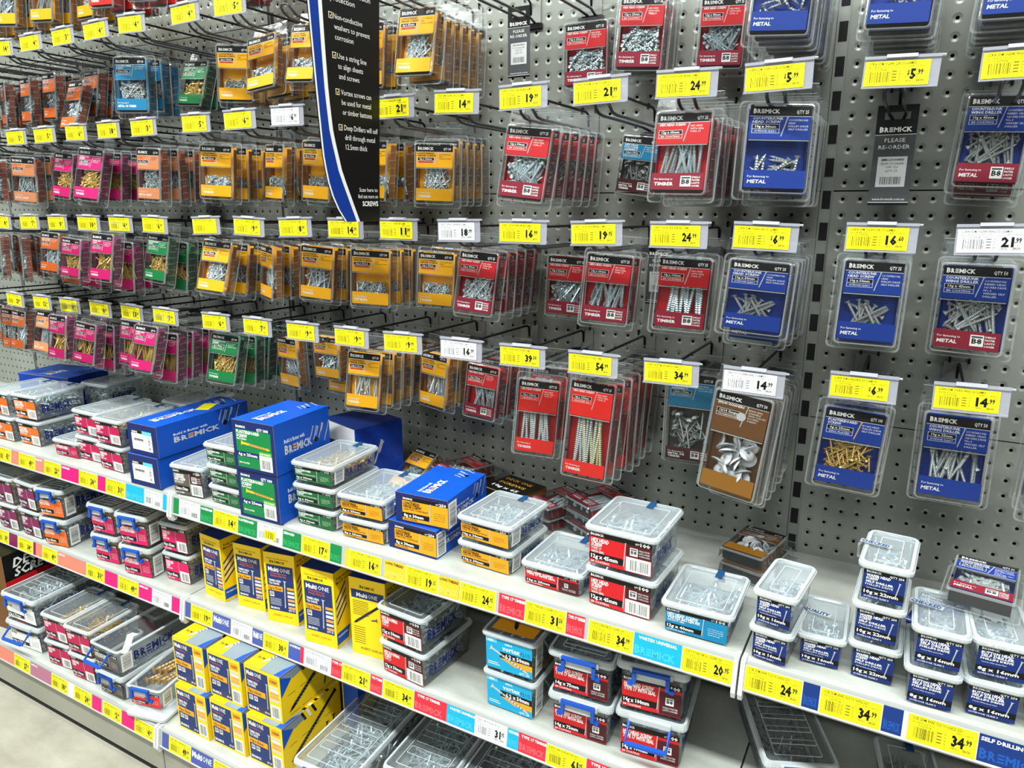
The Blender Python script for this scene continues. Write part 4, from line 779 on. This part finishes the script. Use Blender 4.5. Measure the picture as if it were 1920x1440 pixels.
stack(-.102, -.355, TSZ, .092, .118, .0535, 1, .8, 'blue labelled 12g x 40mm hex head batten fix tub', G1, LB('teal', ('HEX HEAD SCREW', 'VORTEX BATTEN FIX', 'WITHOUT SEAL'), '12g x 40mm', 100, last='OUTDOOR CLASS 3'), screws=('hex', .04), fillf=.85)
naw = lambda s: LB('navyb', ('WAFER HEAD', 'SCREW', 'SELF DRILLER', 'PHILLIPS DRIVE'), s, 250, navy=True, last='OUTDOOR CLASS 3')
nab = LB('navyb', ('BUTTON HEAD', 'SELF DRILLER', 'PHILLIPS DRIVE'), '8g x 16mm', 250, navy=True, last='OUTDOOR CLASS 3')
stack(.001, -.363, TSZ, .046, .1, .0547, 2, -5, 'narrow navy 10g x 16mm wafer head tub, left end of its bay', G1, naw('10g x 16mm'), screws=('zinc', .016), side=False, tape=False)
stack(.062, -.338, TSZ, .05, .1, .051, 1, 2, 'single navy labelled 10g x 16mm wafer head tub with QUALITY tape', G1, naw('10g x 16mm'), screws=('zinc', .016), side=False, tape=False, fillf=.6)
stack(.126, -.339, TSZ, .05, .1, .0572, 3, -1, 'narrow navy labelled 10g x 22mm wafer head tub', G1, naw('10g x 22mm'), screws=('zinc', .02), side=False, tape=False)
stack(.192, -.361, TSZ, .05, .1, .0563, 2, 1, 'navy labelled 8g x 16mm button head tub beside the wafer head stack', G1, nab, screws=('zinc', .016), side=False, tape=False)
stack(.257, -.35, TSZ, .053, .1, .0555, 2, 2, 'navy labelled 8g x 16mm button head tub at the right picture edge', G1, nab, screws=('zinc', .016), side=False, tape=False)
stack(.322, -.35, TSZ, .053, .1, .0555, 1, 0, 'navy labelled button head tub mostly cut off by the right edge', G1, nab, screws=('zinc', .016), side=False, tape=False)
# quality tapes round the narrow tubs
def band(x, y, z, w, st, label):
    m = MB(); m.tube([(x - w / 2 - .009, y + .03, z - .03), (x - w / 2 - .0095, y + .02, z - .008), (x - w / 2 - .006, y + .016, z + .001)], .002, sheet('tape_clear', (.9, .92, .95), .3, .3)); A = Art(m, (x - w / 2 - .008, y + .012, z + .0012), (1, -.18, 0), (.18, 1, 0)); A.rect(-.001, -.002, w * .74, .0095, sheet('tape_clear', (.9, .92, .95), .3, .3), 1); A.text(st, 0, 0, .0075, 'boxdark2', 3, .04, w * .7)
    tag(m.build('quality_tape'), label, 'sealing tape', 'quality check tapes')
band(.126, -.30, TSZ + .1705, .05, 'CHECKED', 'printed CHECKED tape over the lid of the topmost 10g x 22mm tub')
band(.192, -.322, TSZ + .1115, .05, 'CHECKED', 'printed CHECKED tape over the lid of the upper button head tub')
band(.064, -.30, TSZ + .0505, .05, 'QUALITY', 'printed QUALITY tape over the lid of the single wafer head tub')
# middle shelf
pur = LB('purple', ('CHIPBOARD', 'SCREW', 'RIBBED HEAD'), '10g x 75mm', 250, bar='front')
stack(-1.968, -.365, MSZ, .084, .16, .0775, 2, 3, 'dark purple labelled clear tub at the left edge of the middle shelf', G2, pur, screws=('gold', .05))
stack(-1.862, -.362, MSZ, .084, .16, .0796, 2, 1, 'dark purple labelled 10g x 100mm tub beside the orange latch tubs', G2, LB('purple', ('CHIPBOARD', 'SCREW', 'RIBBED HEAD'), '10g x 100mm', 250, bar='front'), screws=('gold', .06))
stack(-1.75, -.362, MSZ, .082, .15, .0817, 2, 9, 'orange labelled tub with blue latch handle', G2, LB('oran2', ('BUTTON HEAD', 'NEEDLE POINT'), '8g x 35mm', 500), screws=('zinc', .035), latch=True, barside=True)
chl = lambda s: LB('pink2', ('CHIPBOARD SCREW', 'COUNTERSUNK RIBBED'), s, 500)
stack(-1.549, -.352, MSZ, .078, .14, .0785, 2, 7, 'pink labelled 8g x 50mm tub with blue latch handle', G2, chl('8g x 50mm'), screws=('gold', .05), latch=True, barside=True)
stack(-1.421, -.358, MSZ, .086, .14, .0815, 2, 8, 'pink labelled 8g x 57mm tub with blue latch handle', G2, chl('8g x 57mm'), screws=('gold', .05), latch=True, barside=True)
stack(-1.312, -.33, MSZ, .078, .14, .0763, 2, 4, 'pink labelled 10g x 65mm tub without handle beside the first yellow carton', G2, LB('pink2', ('CHIPBOARD', 'SCREW', 'RIBBED HEAD'), '10g x 65mm', 100, bar='front'), screws=('gold', .05))
stack(-.632, -.362, MSZ, .1, .14, .072, 2, -4, 'red labelled 12g x 50mm hex roofing tub with clear grey lid', G2, LB('red', ('HEX ROOFING', 'SCREW', 'TYPE 17'), '12g x 50mm', 100, bar='front', badge=True, last='B8 COATING'), screws=('hex', .045), fillf=.7)
def vortex(A, w, h):
    A.rect(0, 0, w, h, 'cyan'); A.rect(0, h * .84, w * .24, h, 'limeblue', 2); A.text('NEW', w * .05, h * .86, h * .08, 'white', 3, .03, w * .12); A.text('BREMICK', w * .42, h * .85, h * .05, 'white', 2, .02, w * .16)
    A.text('vortex', w * .36, h * .66, h * .15, 'white', 2, .02, w * .38); A.text('PLUS', w * .76, h * .66, h * .11, 'boxdark', 2, 0, w * .2)
    A.rect(w * .3, h * .4, w, h * .6, 'black', 2); A.text('6.2 x 50mm', w * .42, h * .44, h * .12, 'white', 3, .03, w * .52); A.poly([(w * .3, h * .4), (w, h * .4), (w, h * .22), (w * .62, h * .22)], 'vorange', 2)
    A.screw(w * .1, h * .66, w * .94, h * .12, w * .022, 'silver', 4, 3, 8); A.text('QTY 100', w * .72, h * .04, h * .07, 'white', 3, .02, w * .22)
    A.rect(w * .04, h * .12, w * .3, h * .14, 'white', 3); A.rect(w * .04, h * .18, w * .26, h * .2, 'white', 3)
vt = stack(-.415, -.345, MSZ, .092, .13, .0765, 2, 0, 'cyan labelled vortex plus 6.2 x 50mm tub', G2, vortex, screws=('hex', .045), barside=True, side=False, tape=False)
m = MB(); A = Art(m, (-.04, -.055, .0715), (1, 0, 0), (0, 1, 0)); A.rect(0, 0, .08, .1, 'vorange', 1); A.screw(.012, .09, .042, .01, .0035, 'ebony', 3, 2, 9); A.poly([(.06 + .014 * math.cos(k * PI / 6), .07 + .014 * math.sin(k * PI / 6)) for k in range(12)], 'teal', 2); A.text('BREMICK', .048, .068, .004, 'white', 3, .02, .024)
lm = m.mesh('lid_label')
for o in vt: link('lid_label', lm, o)
hx = lambda s: LB('red', ('HEX HEAD SCREW', 'TYPE 17 WITH SEAL'), s, 100, badge=True, last='B8 COATING')
stack(-.283, -.343, MSZ, .096, .13, .0805, 2, 4, 'red labelled 14g x 75mm hex head tub with blue latch handle', G2, hx('14g x 75mm'), screws=('hex', .05), latch=True, fillf=.7)
stack(-.166, -.336, MSZ, .096, .13, .0875, 2, 6, 'red labelled 14g x 100mm hex head tub with blue latch handle', G2, hx('14g x 100mm'), drop=True, screws=('hex', .06), latch=True, fillf=.7)
stack(.052, -.302, MSZ, .092, .2, .07, 1, 24, 'clear grey tub with ribbed lid below the wafer head tickets', G2, None, screws=('galv', .04), latch=True, fillf=.4, side=False)
stack(.21, -.3, MSZ, .07, .15, .045, 1, 10, 'small clear grey tub cut off by the bottom picture edge', G2, None, screws=('galv', .016), fillf=.6, side=False)
# base shelf
clr = lambda s: LB('greytaupe', ('LANDSCAPE SCREW', 'BUGLE BATTEN'), s, 50)
stack(-1.8, -.45, BSZ, .12, .24, .0782, 2, 5, 'clear tub of long silver screws, blue latch, beside the decking carton', G3, LB('white', ('BUGLE',), '14g x 75mm', 250, tcol='black'), screws=('zinc', .06), latch=True, big=True, drop=True)
stack(-1.645, -.452, BSZ, .084, .13, .0735, 2, 6, 'pink labelled 10g x 75mm base shelf tub with clear lid', G3, LB('pinkd', ('CHIPBOARD', 'SCREW'), '10g x 75mm', 250, bar='front'), screws=('gold', .06), fillf=.6)
stack(-1.54, -.455, BSZ, .084, .13, .0735, 2, 4, 'pink labelled 10g x 100mm base shelf tub with clear lid', G3, LB('pinkd', ('CHIPBOARD', 'SCREW'), '10g x 100mm', 250, bar='front'), screws=('gold', .08), fillf=.6)
b_ = stack(-1.425, -.457, BSZ, .084, .24, .068, 1, 2, 'grey labelled clear tub with blue latch under the open tub', G3, clr('14g x 175mm'), screws=('galv', .08), latch=True, barside=True)
stack(-1.43, -.457, BSZ + .0685, .09, .24, .0735, 1, 1, 'open empty clear tub with tape scraps and hanging blue handle', G3, clr('14g x 200mm'), drop=True, screws=None, lidless=True, barside=True, latch=True)
stack(-1.301, -.455, BSZ + .016, .084, .2, .062, 1, 12, 'open clear tub of big bronze bugle screws with red landscape label', G3, LB('scarlet', ('LANDSCAPE SCREW', 'BUGLE BATTEN'), '14g x 200mm', 50), screws=None, lidless=True, barside=True, latch=True, side=False)
m = MB(); mm_ = MB(); mm_.loft([[(a, b, z) for a, b in rr(w, d, .01)] for w, d, z in ((.1, .21, 0), (.108, .218, .004), (.108, .218, .010), (.098, .208, .0125))], LIDRIM, True, True)
o = mm_.build('loose_tub_lid'); o.location = (-1.305, -.37, BSZ + .0006); o.rotation_euler = (0, 0, math.radians(12)); tag(o, 'loose frosted tub lid lying under the open tub of bronze screws', 'tub lid')
g = screw_geo(.15, .0082, 'csk', .008, 10, .09)
for i in range(7):
    m = MB(); m.add(g[0], g[1], BRONZE); o = m.build('bugle_screw'); a = math.radians(100 + random.uniform(-9, 9)); x = -1.325 + (i % 4) * .014
    o.location = (x + .006, -.438 + .005 * i, BSZ + .066 + (i // 4) * .0135); o.rotation_euler = (PI / 2 + .06, 0, -math.radians(10 + random.uniform(-6, 8)))
    tag(o, 'big bronze bugle screw lying in the open tub with the red landscape label', 'screw', 'big bronze bugle screws')
m = MB(); pts = [(0, 0, 0), (.004, .01, .02), (-.002, .022, .035), (.008, .03, .04)]
m.loft([[(x - .009, y, z) for x, y, z in pts], [(x + .009, y + .004, z) for x, y, z in pts]], C_('white'), closed=False); o = m.build('torn_tape'); o.location = (-1.41, -.43, BSZ + .1); tag(o, 'torn white barcode tape scrap standing in the open empty tub', 'tape scrap', 'tape scraps')
for i, (x, y) in enumerate(((-.752, -.352), (-.592, -.262), (-.45, -.25))):
    stack(x, -.465 if i == 0 else -.395 if i == 1 else -.36, BSZ, .12, .26, .102, 1, 3, ('leftmost', 'middle', 'rightmost')[i] + ' of three large clear tubs of hex screws on the base shelf', G3, None, screws=('hex', .05), latch=True, big=True, fillf=.75, side=False)
stack(-1.58, -.27, BSZ, .13, .1, .085, 1, -3, 'dark pink labelled tub standing in shade behind the pink tubs', G3, LB('pinkd', ('CHIPBOARD', 'SCREW'), '10g x 75mm', 250), screws=('gold', .06), fillf=.6)

# ---------------------------------------------------------------- cardboard cartons
def carton(cx, yf, zs, w, d, h, yaw, mat, label, front=None, side=None, top=None, name='screw_carton', group=None, edge=True):
    a = math.radians(yaw); c = Vector((cx, yf, 0)) + Matrix.Rotation(a, 3, 'Z') @ Vector((0, d / 2, 0)); t = thing(name, label, 'carton', (c.x, c.y, zs + .0004), a, group)
    m = MB(); r = .0012; R = lambda W, D, z: [(x, y, z) for x, y in rr(W, D, .0015, 1)]
    m.loft([R(w - r, d - r, 0), R(w, d, r), R(w, d, h - r), R(w - r, d - r, h)], C_(mat), True, True)
    if edge: m.box(-w / 2 - .0003, w / 2 + .0003, -d / 2 - .0003, -d / 2 + .0004, h - .0012, h + .0003, CARD_EDGE); m.box(w / 2 - .0006, w / 2 + .0003, -d / 2 - .0003, -d / 2 + .0006, 0, h, CARD_EDGE)
    m.build('carton_body', t); m = MB()
    if front: front(Art(m, (-w / 2, -d / 2 - .0004, 0)), w, h)
    if side: side(Art(m, (w / 2 + .0004, -d / 2, 0), (0, 1, 0)), d, h)
    if top: top(Art(m, (-w / 2, -d / 2, h + .0004), (1, 0, 0), (0, 1, 0)), w, d)
    if m.v: m.build('printing', t)
    return t
def scr_art(A, w, h, u, v, s, n=7):
    A.poly([(u + s * .1 + s * .13 * math.cos(k * PI / 6), v + s * .3 + s * .11 * math.sin(k * PI / 6)) for k in range(12)], 'ebony', 3)
    for i in range(n): x = u - s * .25 + i * s * .17; l = (.5, .62, .4, .66, .34, .78, .5)[i % 7] * s; y = v + s * (.95 - .05 * (i % 3)); A.screw(x + l * .42, y, x, y - l, s * .024, 'silver', 4, 2.3)
def bside(A, d, h): A.rect(0, 0, d, h, 'boxblue'); A.text('Build it Better with', d * .16, h * .58, h * .075, 'white', 2, .01, d * .36); A.logo(d * .16, h * .36, h * .15, 'grey', 2, w=d * .5, mid='vorange'); scr_art(A, d, h, d * .7, h * .28, min(h * .72, d * .3))
def btop(A, w, d):
    A.rect(0, 0, w, d, 'boxblue'); B = Art(A.mb, A.P(w * .72, d * .12, 1), A.y, -A.x); B.text('Build it Better with', 0, w * .34, w * .06, 'white', 1, .01, d * .3); B.logo(0, w * .16, w * .13, 'white', 1, w=d * .46, mid='vorange'); scr_art(B, d, w, d * .68, -w * .12, min(w * .6, d * .24), 6)
def bfront_long(A, w, h):
    A.rect(0, 0, w, h, 'boxdark'); A.rect(w * .12, h * .16, w * .82, h * .8, 'white', 2); A.rect(w * .12, h * .7, w * .5, h * .8, 'black', 3); A.rect(w * .5, h * .68, w * .82, h * .8, 'limeblue', 3); A.logo(w * .15, h * .72, h * .05, w=w * .2, l=4); A.rect(w * .2, h * .46, w * .52, h * .53, 'black', 3); A.text('5.5mm x 50mm', w * .22, h * .475, h * .04, 'white', 4, 0, w * .28)
    A.barcode(w * .68, h * .22, w * .08, h * .42, 3, 10, True)
    for i in range(4): A.rect(w * .2, h * (.24 + i * .05), w * (.56 - .03 * i), h * (.255 + i * .05), 'grey', 3)
for i in range(2): carton(-1.329 + .004 * i, -.371 + .004 * i, TSZ + .0712 * i, .097, .25, .0706, 2 - i, 'boxblue', 'long blue carton with white front sticker, %s of two' % ('lower', 'upper')[i], bfront_long, bside, btop, group='long blue cartons')
m = MB(); m.box(-.016, .016, -.028, .028, 0, .0004, C_('ticket')); o = m.build('sticker'); o.location = (-1.322, -.2, TSZ + .0712 + .0706 + .0012); o.rotation_euler = (0, 0, .5); tag(o, 'small yellow sticker on top of the upper long blue carton', 'sticker')
def gfront(A, w, h):
    A.rect(0, 0, w, h, 'boxdark'); A.rect(w * .08, h * .06, w * .92, h * .93, 'green', 2); A.rect(w * .08, h * .83, w * .92, h * .93, 'boxdark', 3); A.logo(w * .1, h * .86, h * .04, w=w * .24, l=4); A.text('QTY 1000', w * .88, h * .84, h * .055, 'white', 4, .03, w * .28, align='r')
    A.text('PLASTERBOARD', w * .1, h * .75, h * .06, 'white', 3, .03, w * .56); A.text('SCREW', w * .1, h * .67, h * .06, 'white', 3, .03, w * .26); A.text('FINE THREAD', w * .1, h * .62, h * .03, 'white', 3, .02, w * .24); A.screw(w * .2, h * .56, w * .9, h * .5, h * .024, 'gold', 4, 2, 12)
    A.rect(w * .08, h * .28, w * .62, h * .38, 'boxdark', 3); A.text('6g x 25mm', w * .11, h * .3, h * .055, 'white', 4, .03, w * .46); A.text('ZINC PLATED', w * .11, h * .14, h * .03, 'white', 4, .02, w * .26); A.rect(w * .62, h * .06, w * .92, h * .36, 'white', 3); A.barcode(w * .66, h * .1, w * .22, h * .18, 4)
    A.rect(w * .62, h * .36, w * .92, h * .44, 'lime', 3); A.text('FINE THREAD', w * .64, h * .38, h * .03, 'white', 4, .02, w * .25)
for i in range(2): carton(-.967 + .003 * i, -.373 - .003 * i, TSZ + .102 * i, .108, .155, .1014, 1.5 + i, 'boxblue', 'square blue carton with green plasterboard label, %s of two' % ('lower', 'upper')[i], gfront, bside, btop, group='square blue cartons')
def yfront(A, w, h): A.rect(0, 0, w, h, 'boxdark'); B = Art(A.mb, A.P(w * .13, h * .08, 1), A.x, A.y); label_art(B, w * .87, h * .82, 'gold2', ('LONGTHREAD', 'HINGE SCREW', 'SHARP POINT COURSE PHILLIPS'), '8g x 30mm', 250, tcol='black')
def yside(A, d, h): bside(A, d, h); A.rect(0, h * .06, d * .2, h * .92, 'white', 5); A.barcode(d * .03, h * .12, d * .14, h * .74, 6, vert=True)
carton(-.618, -.34, TSZ, .106, .14, .053, -1, 'boxblue', 'blue carton with yellow 8g x 30mm label, crushed lower one', yfront, yside, btop, group='yellow labelled cartons')
carton(-.601, -.332, TSZ + .0536, .108, .145, .0556, 4, 'boxblue', 'blue carton with yellow 8g x 30mm label, upper one', yfront, yside, btop, group='yellow labelled cartons')
def dside(A, d, h): A.rect(0, 0, d, h, 'boxside'); scr_art(A, d, h, d * .2, h * .3, h * .5, 5)
carton(-.925, -.185, TSZ, .13, .12, .155, -16, 'boxdark', 'large dark blue carton standing behind the green labelled tubs', lambda A, w, h: (A.rect(0, 0, w, h, 'grey'), A.rect(w * .05, h * .04, w * .8, h * .75, 'boxdark', 2)), dside, None)
carton(-2.03, -.19, TSZ, .2, .13, .135, 8, 'boxside', 'dark blue carton behind the orange tubs at the left edge', None, dside, btop)
carton(-.565, -.118, TSZ, .1, .085, .048, -14, 'ebony', 'black and gold screw carton behind the yellow labelled tubs', None, lambda A, d, h: A.rect(0, 0, d, h, 'ochre'), lambda A, w, d: [A.text(s, w * .1, d * (.7 - i * .25), .009, c, 2, .02, w * .7) for i, (s, c) in enumerate((('DECK ONE', 'gold'), ('SCREWS', 'gold'), ('10g x 65', 'white')))], group='black and gold cartons')
def mfront(A, w, h):
    A.rect(0, 0, w, h, 'multiyellow'); A.text('Engineering, Manufacturing', w * .1, h * .91, h * .022, 'black', 2, 0, w * .7); A.logo(w * .2, h * .86, h * .03, 'black', 2, w=w * .5)
    A.rect(w * .07, h * .17, w * .93, h * .83, 'multinavy', 2); A.text('Multi', w * .13, h * .74, h * .055, 'white', 3, .03, w * .34); A.text('ONE', w * .5, h * .74, h * .055, 'white', 3, -.0, w * .34); A.text('1 Powerful Screw', w * .2, h * .7, h * .026, 'oran2', 3, 0, w * .5); A.text('Multiple Materials', w * .2, h * .665, h * .026, 'oran2', 3, 0, w * .5)
    A.text('TIMBER HEAD', w * .12, h * .59, h * .028, 'white', 3, .02, w * .4); A.text('T20 DRIVE', w * .12, h * .55, h * .028, 'white', 3, .02, w * .34); A.rect(w * .07, h * .46, w * .56, h * .53, 'vorange', 3); A.text('12g x 75mm', w * .1, h * .475, h * .036, 'black', 4, .02, w * .42); A.badge(w * .12, h * .37, h * .07, 3)
    for i in range(5): A.rect(w * .12, h * (.34 - i * .022), w * .48, h * (.347 - i * .022), 'grey', 3)
    A.screw(w * .64, h * .62, w * .6, h * .22, w * .018, 'silver', 4, 3.4, 12)
    for i, c in enumerate(('vorange', 'grey', 'white', 'peach', 'grey', 'peach')): A.rect(w * .7, h * (.5 - i * .055), w * .92, h * (.535 - i * .055), c, 3)
    A.logo(w * .12, h * .19, h * .026, 'white', 3, w=w * .3); A.text('QTY 75', w * .9, h * .19, h * .026, 'white', 3, .02, w * .2, align='r'); A.text('multi1.com.au', w * .2, h * .09, h * .035, 'ochre', 2, .01, w * .6)
def mside(A, d, h):
    A.rect(0, 0, d, h, 'multiyellow'); A.poly([(d * .0, h * .04), (d * .0, h * .2), (d * .36, h * .2), (d * .3, h * .04)], 'boxblue', 2); A.text('PROFESSIONAL', d * .03, h * .13, h * .025, 'white', 3, .02, d * .26)
    for i in range(7): A.poly([(d * .02, h * (.3 + .05 * i)), (d * .02, h * (.33 + .05 * i)), (d * .3, h * (.52 + .05 * i)), (d * .3, h * (.49 + .05 * i))], ('ebony', 'grey')[i % 2], 2)
    A.text('THE WORLDS', d * .05, h * .88, h * .03, 'black', 2, .02, d * .5); A.text('MOST POWERFUL', d * .05, h * .83, h * .03, 'black', 2, .02, d * .6)
def mtop(A, w, d): A.rect(0, 0, w, d, 'multinavy'); B = Art(A.mb, A.P(w * .2, d * .45, 1)); B = Art(A.mb, A.P(w * .2, d * .4, 1), A.x, A.y); B.text('Multi', 0, 0, d * .1, 'white', 1, .03, w * .34); B.text('ONE', w * .38, 0, d * .1, 'white', 1, 0, w * .3)
def mback(A, w, h):
    A.rect(0, 0, w, h, 'multiyellow'); A.logo(w * .3, h * .88, h * .03, 'black', 2, w=w * .42); A.rect(w * .05, h * .74, w * .95, h * .85, 'multinavy', 2); A.text('Multi', w * .2, h * .765, h * .05, 'white', 3, .03, w * .3); A.text('ONE', w * .52, h * .765, h * .05, 'white', 3, 0, w * .26)
    for i in range(9): A.rect(w * .08, h * (.7 - i * .022), w * .52, h * (.707 - i * .022), 'tickettext', 2)
    A.screw(w * .8, h * .68, w * .08, h * .4, w * .03, 'ebony', 4, 1.4, 10); A.screw(w * .75, h * .5, w * .56, h * .48, w * .02, 'dgrey', 4, 3)
    for i in range(8): A.rect(w * .08, h * (.36 - i * .03), w * .4, h * (.367 - i * .03), 'tickettext', 2)
    A.text('multi1.com.au', w * .25, h * .07, h * .04, 'tickettext', 2, .01, w * .6)
MX = [(-1.178, -.337, .07, .150, -3), (-1.072, -.328, .076, .150, 6), (-.968, -.336, .076, .160, 10), (-.843, -.355, .078, .165, 6), (-.732, -.338, .082, .165, 6)]
for i, (x, y, w, h, a) in enumerate(MX):
    carton(x, y, MSZ, w, .12, h, a, 'multiyellow', ('upright yellow and navy screw carton, %s from left on the middle shelf' % ('first', 'second', 'third', 'fourth')[i]) if i < 4 else 'upright yellow carton showing its printed back, beside the hex roofing tubs', mfront if i < 4 else mback, mside, mtop, group='upright yellow cartons')
def lfront(A, w, h):
    A.rect(0, 0, w, h, 'multiyellow'); A.rect(w * .03, h * .04, w * .66, h * .93, 'multinavy', 2); A.text('Multi', w * .06, h * .8, h * .09, 'white', 3, .03, w * .2); A.text('ONE', w * .28, h * .8, h * .09, 'white', 3, 0, w * .2); A.text('1 Powerful Screw', w * .08, h * .73, h * .04, 'oran2', 3, 0, w * .34)
    A.text('TIMBER HEAD', w * .06, h * .63, h * .055, 'white', 3, .02, w * .3); A.text('T20 DRIVE', w * .06, h * .56, h * .055, 'white', 3, .02, w * .24); A.rect(w * .03, h * .4, w * .56, h * .52, 'vorange', 3); A.text('10g x 65mm', w * .06, h * .43, h * .06, 'black', 4, .02, w * .38)
    A.badge(w * .08, h * .27, h * .1, 3); A.badge(w * .22, h * .27, h * .1, 3); A.logo(w * .06, h * .08, h * .05, 'white', 3, w=w * .28); A.text('QTY 350', w * .5, h * .08, h * .04, 'white', 3, .02, w * .14); A.screw(w * .62, h * .74, w * .6, h * .18, w * .013, 'silver', 4, 3.4, 12)
    A.rect(w * .7, h * .78, w * .94, h * .92, 'vorange', 3); A.text('SCREW', w * .72, h * .82, h * .05, 'black', 4, .02, w * .2)
    for i, c in enumerate(('grey', 'white', 'peach', 'peach', 'grey')): A.rect(w * .7, h * (.7 - i * .07), w * .94, h * (.75 - i * .07), c, 3)
    A.rect(w * .69, h * .05, w * .95, h * .34, 'white', 3); A.barcode(w * .72, h * .08, w * .2, h * .22, 4)
def ltop(A, w, d):
    A.rect(0, 0, w, d, 'multiyellow'); A.logo(w * .1, d * .16, d * .035, 'black', 2, w=w * .3); A.poly([(w * .45, 0), (w, 0), (w, d * .35), (w * .62, d * .55), (w * .4, d * .3)], 'steelgrey', 2); A.poly([(w * .84, 0), (w, 0), (w, d * .3), (w * .88, d * .12)], 'boxblue', 3)
    for i in range(5): A.poly([(w * (.42 + .02 * i), d * (.34 + .1 * i)), (w * (.42 + .02 * i), d * (.38 + .1 * i)), (w, d * (.42 + .1 * i)), (w, d * (.37 + .1 * i))], ('ebony', 'white')[i % 2], 3)
    A.screw(w * .95, d * .95, w * .3, d * .1, w * .03, 'silver', 5, 1.5, 14)
def lside(A, d, h):
    A.rect(0, 0, d, h, 'multiyellow'); A.poly([(0, h * .55), (0, h), (d * .3, h)], 'boxblue', 2); A.poly([(0, h * .98), (d * .3, h * .98), (d * .38, h * .84), (d * .2, h * .8)], 'steelgrey', 3)
    for i in range(3): A.poly([(d * (.3 + .09 * i), h), (d * (.34 + .09 * i), h), (d * (.4 + .09 * i), h * .8), (d * (.36 + .09 * i), h * .8)], ('ebony', 'white', 'ebony')[i], 3)
    A.screw(d * .92, h * .92, d * .1, h * .14, d * .024, 'ebony', 5, 1.6, 15); A.screw(d * .74, h * .36, d * .7, h * .14, d * .012, 'ebony', 5, 3); A.screw(d * .86, h * .4, d * .84, h * .2, d * .012, 'ebony', 5, 3)
    for i in range(4): A.rect(d * (.1 + .2 * i), h * .5, d * (.22 + .2 * i), h * .51, 'tickettext', 2); A.rect(d * (.12 + .2 * i), h * .07, d * (.28 + .2 * i), h * .08, 'tickettext', 2)
for i, (x, y, w) in enumerate(((-1.149, -.448, .095), (-1.043, -.443, .097), (-.935, -.439, .099))):
    for j in range(2): carton(x + (-.007 if j else 0), y + (.012 if j else 0), BSZ + j * .1088, w, .17, .1082, 1, 'multiyellow', 'yellow and navy carton of the base shelf block, %s column, %s one' % (('left', 'middle', 'right')[i], ('lower', 'upper')[j]), lfront, lside, ltop, group='yellow cartons on the base shelf')
carton(-.848, -.28, BSZ, .045, .15, .12, 0, 'multiyellow', 'dark yellow and blue carton standing in shade behind the block', lambda A, w, h: A.rect(w * .1, h * .1, w, h, 'boxblue'), lside, None)
def deck_side(A, d, h): A.rect(0, 0, d, h, 'ebony'); A.rect(0, 0, d, h * .24, 'red', 2); A.text('DECKING', d * .12, h * .58, h * .24, 'white', 3, .03, d * .78, .25); A.text('SCREWS', d * .12, h * .3, h * .24, 'white', 3, .03, d * .66, .25)
carton(-1.962, -.43, BSZ, .09, .2, .119, 6, 'ebony', 'black and red decking screws carton at the left edge, lower one', lambda A, w, h: (A.rect(0, 0, w, h, 'brown'),), deck_side, lambda A, w, d: A.text('DECKING', w * .1, d * .3, d * .16, 'white', 2, .03, w * .8), group='decking screw cartons')
carton(-1.962, -.428, BSZ + .1196, .09, .2, .098, 6, 'ebony', 'black and red decking screws carton at the left edge, upper one', lambda A, w, h: (A.rect(0, 0, w, h, 'brown'),), deck_side, lambda A, w, d: A.text('DECKING', w * .1, d * .3, d * .12, 'white', 2, .03, w * .8), group='decking screw cartons')

# ---------------------------------------------------------------- loose packs lying on the shelf (face up)
def flat(kind, size, x, y, z, rz, label, h=.103, tip=90):
    h0, b, c, s = pack_parts(kind, size, h)
    t = tag(link('screw_pack' if kind != 'brown' else 'washer_pack', None), label, 'screw pack' if kind != 'brown' else 'washer pack', 'loose packs lying on the shelf')
    t.matrix_world = Matrix.Translation((x, y, z + .001)) @ Matrix.Rotation(math.radians(rz), 4, 'Z') @ Matrix.Rotation(-math.radians(tip), 4, 'X') @ Matrix.Translation((0, 0, .022 + h0 / 2))
    link('blister', b, t); link('label_card', c, t); o = link('screws' if kind != 'brown' else 'washers', s, t, (0, -.0125, -.022 - h0 + .002)); o['kind'] = 'stuff'
def pilef(kind, size, x, y, rz, n, desc, z0=TSZ):
    for i in range(n): flat(kind, size, x + random.uniform(-.004, .004), y + random.uniform(-.004, .004), z0 + i * .0252, rz + random.uniform(-4, 4), desc + (', %s of the pile' % (('bottom', 'top') if n == 2 else ('bottom', 'middle', 'top'))[i] if n > 1 else ''))
pilef('red', '12g x 40mm', -.68, -.08, -24, 3, 'red hex head pack lying behind the yellow labelled tubs')
flat('yellow', '10g x 50mm', -.792, -.088, TSZ + .03, -14, 'yellow hinge screw pack lying on the shelf beside the dark blue carton', tip=55)
pilef('red', '14g x 75mm', -.45, -.085, -22, 2, 'red hex head pack lying flat left of the two red piles')
pilef('red', '14g x 100mm', -.355, -.09, -28, 3, 'red hex head pack lying behind the frosted 12g x 25mm tub')
pilef('brown', '12/14 Gauge', -.07, -.1, -12, 2, 'brown rubber washer pack lying behind the narrow navy tubs')
flat('bluewing', '10g x 45mm', .24, -.25, TSZ + .1145, -8, 'blue and red hex head pack lying on top of the button head tubs')
flat('blue', '10g x 50mm', .2, -.16, TSZ + .001, -14, 'blue pack lying on the shelf behind the button head tubs')

for o in bpy.data.objects:
    if o.get('label') and len(o['label'].replace(',', '').split()) > 16: print('LONG', o['label'])
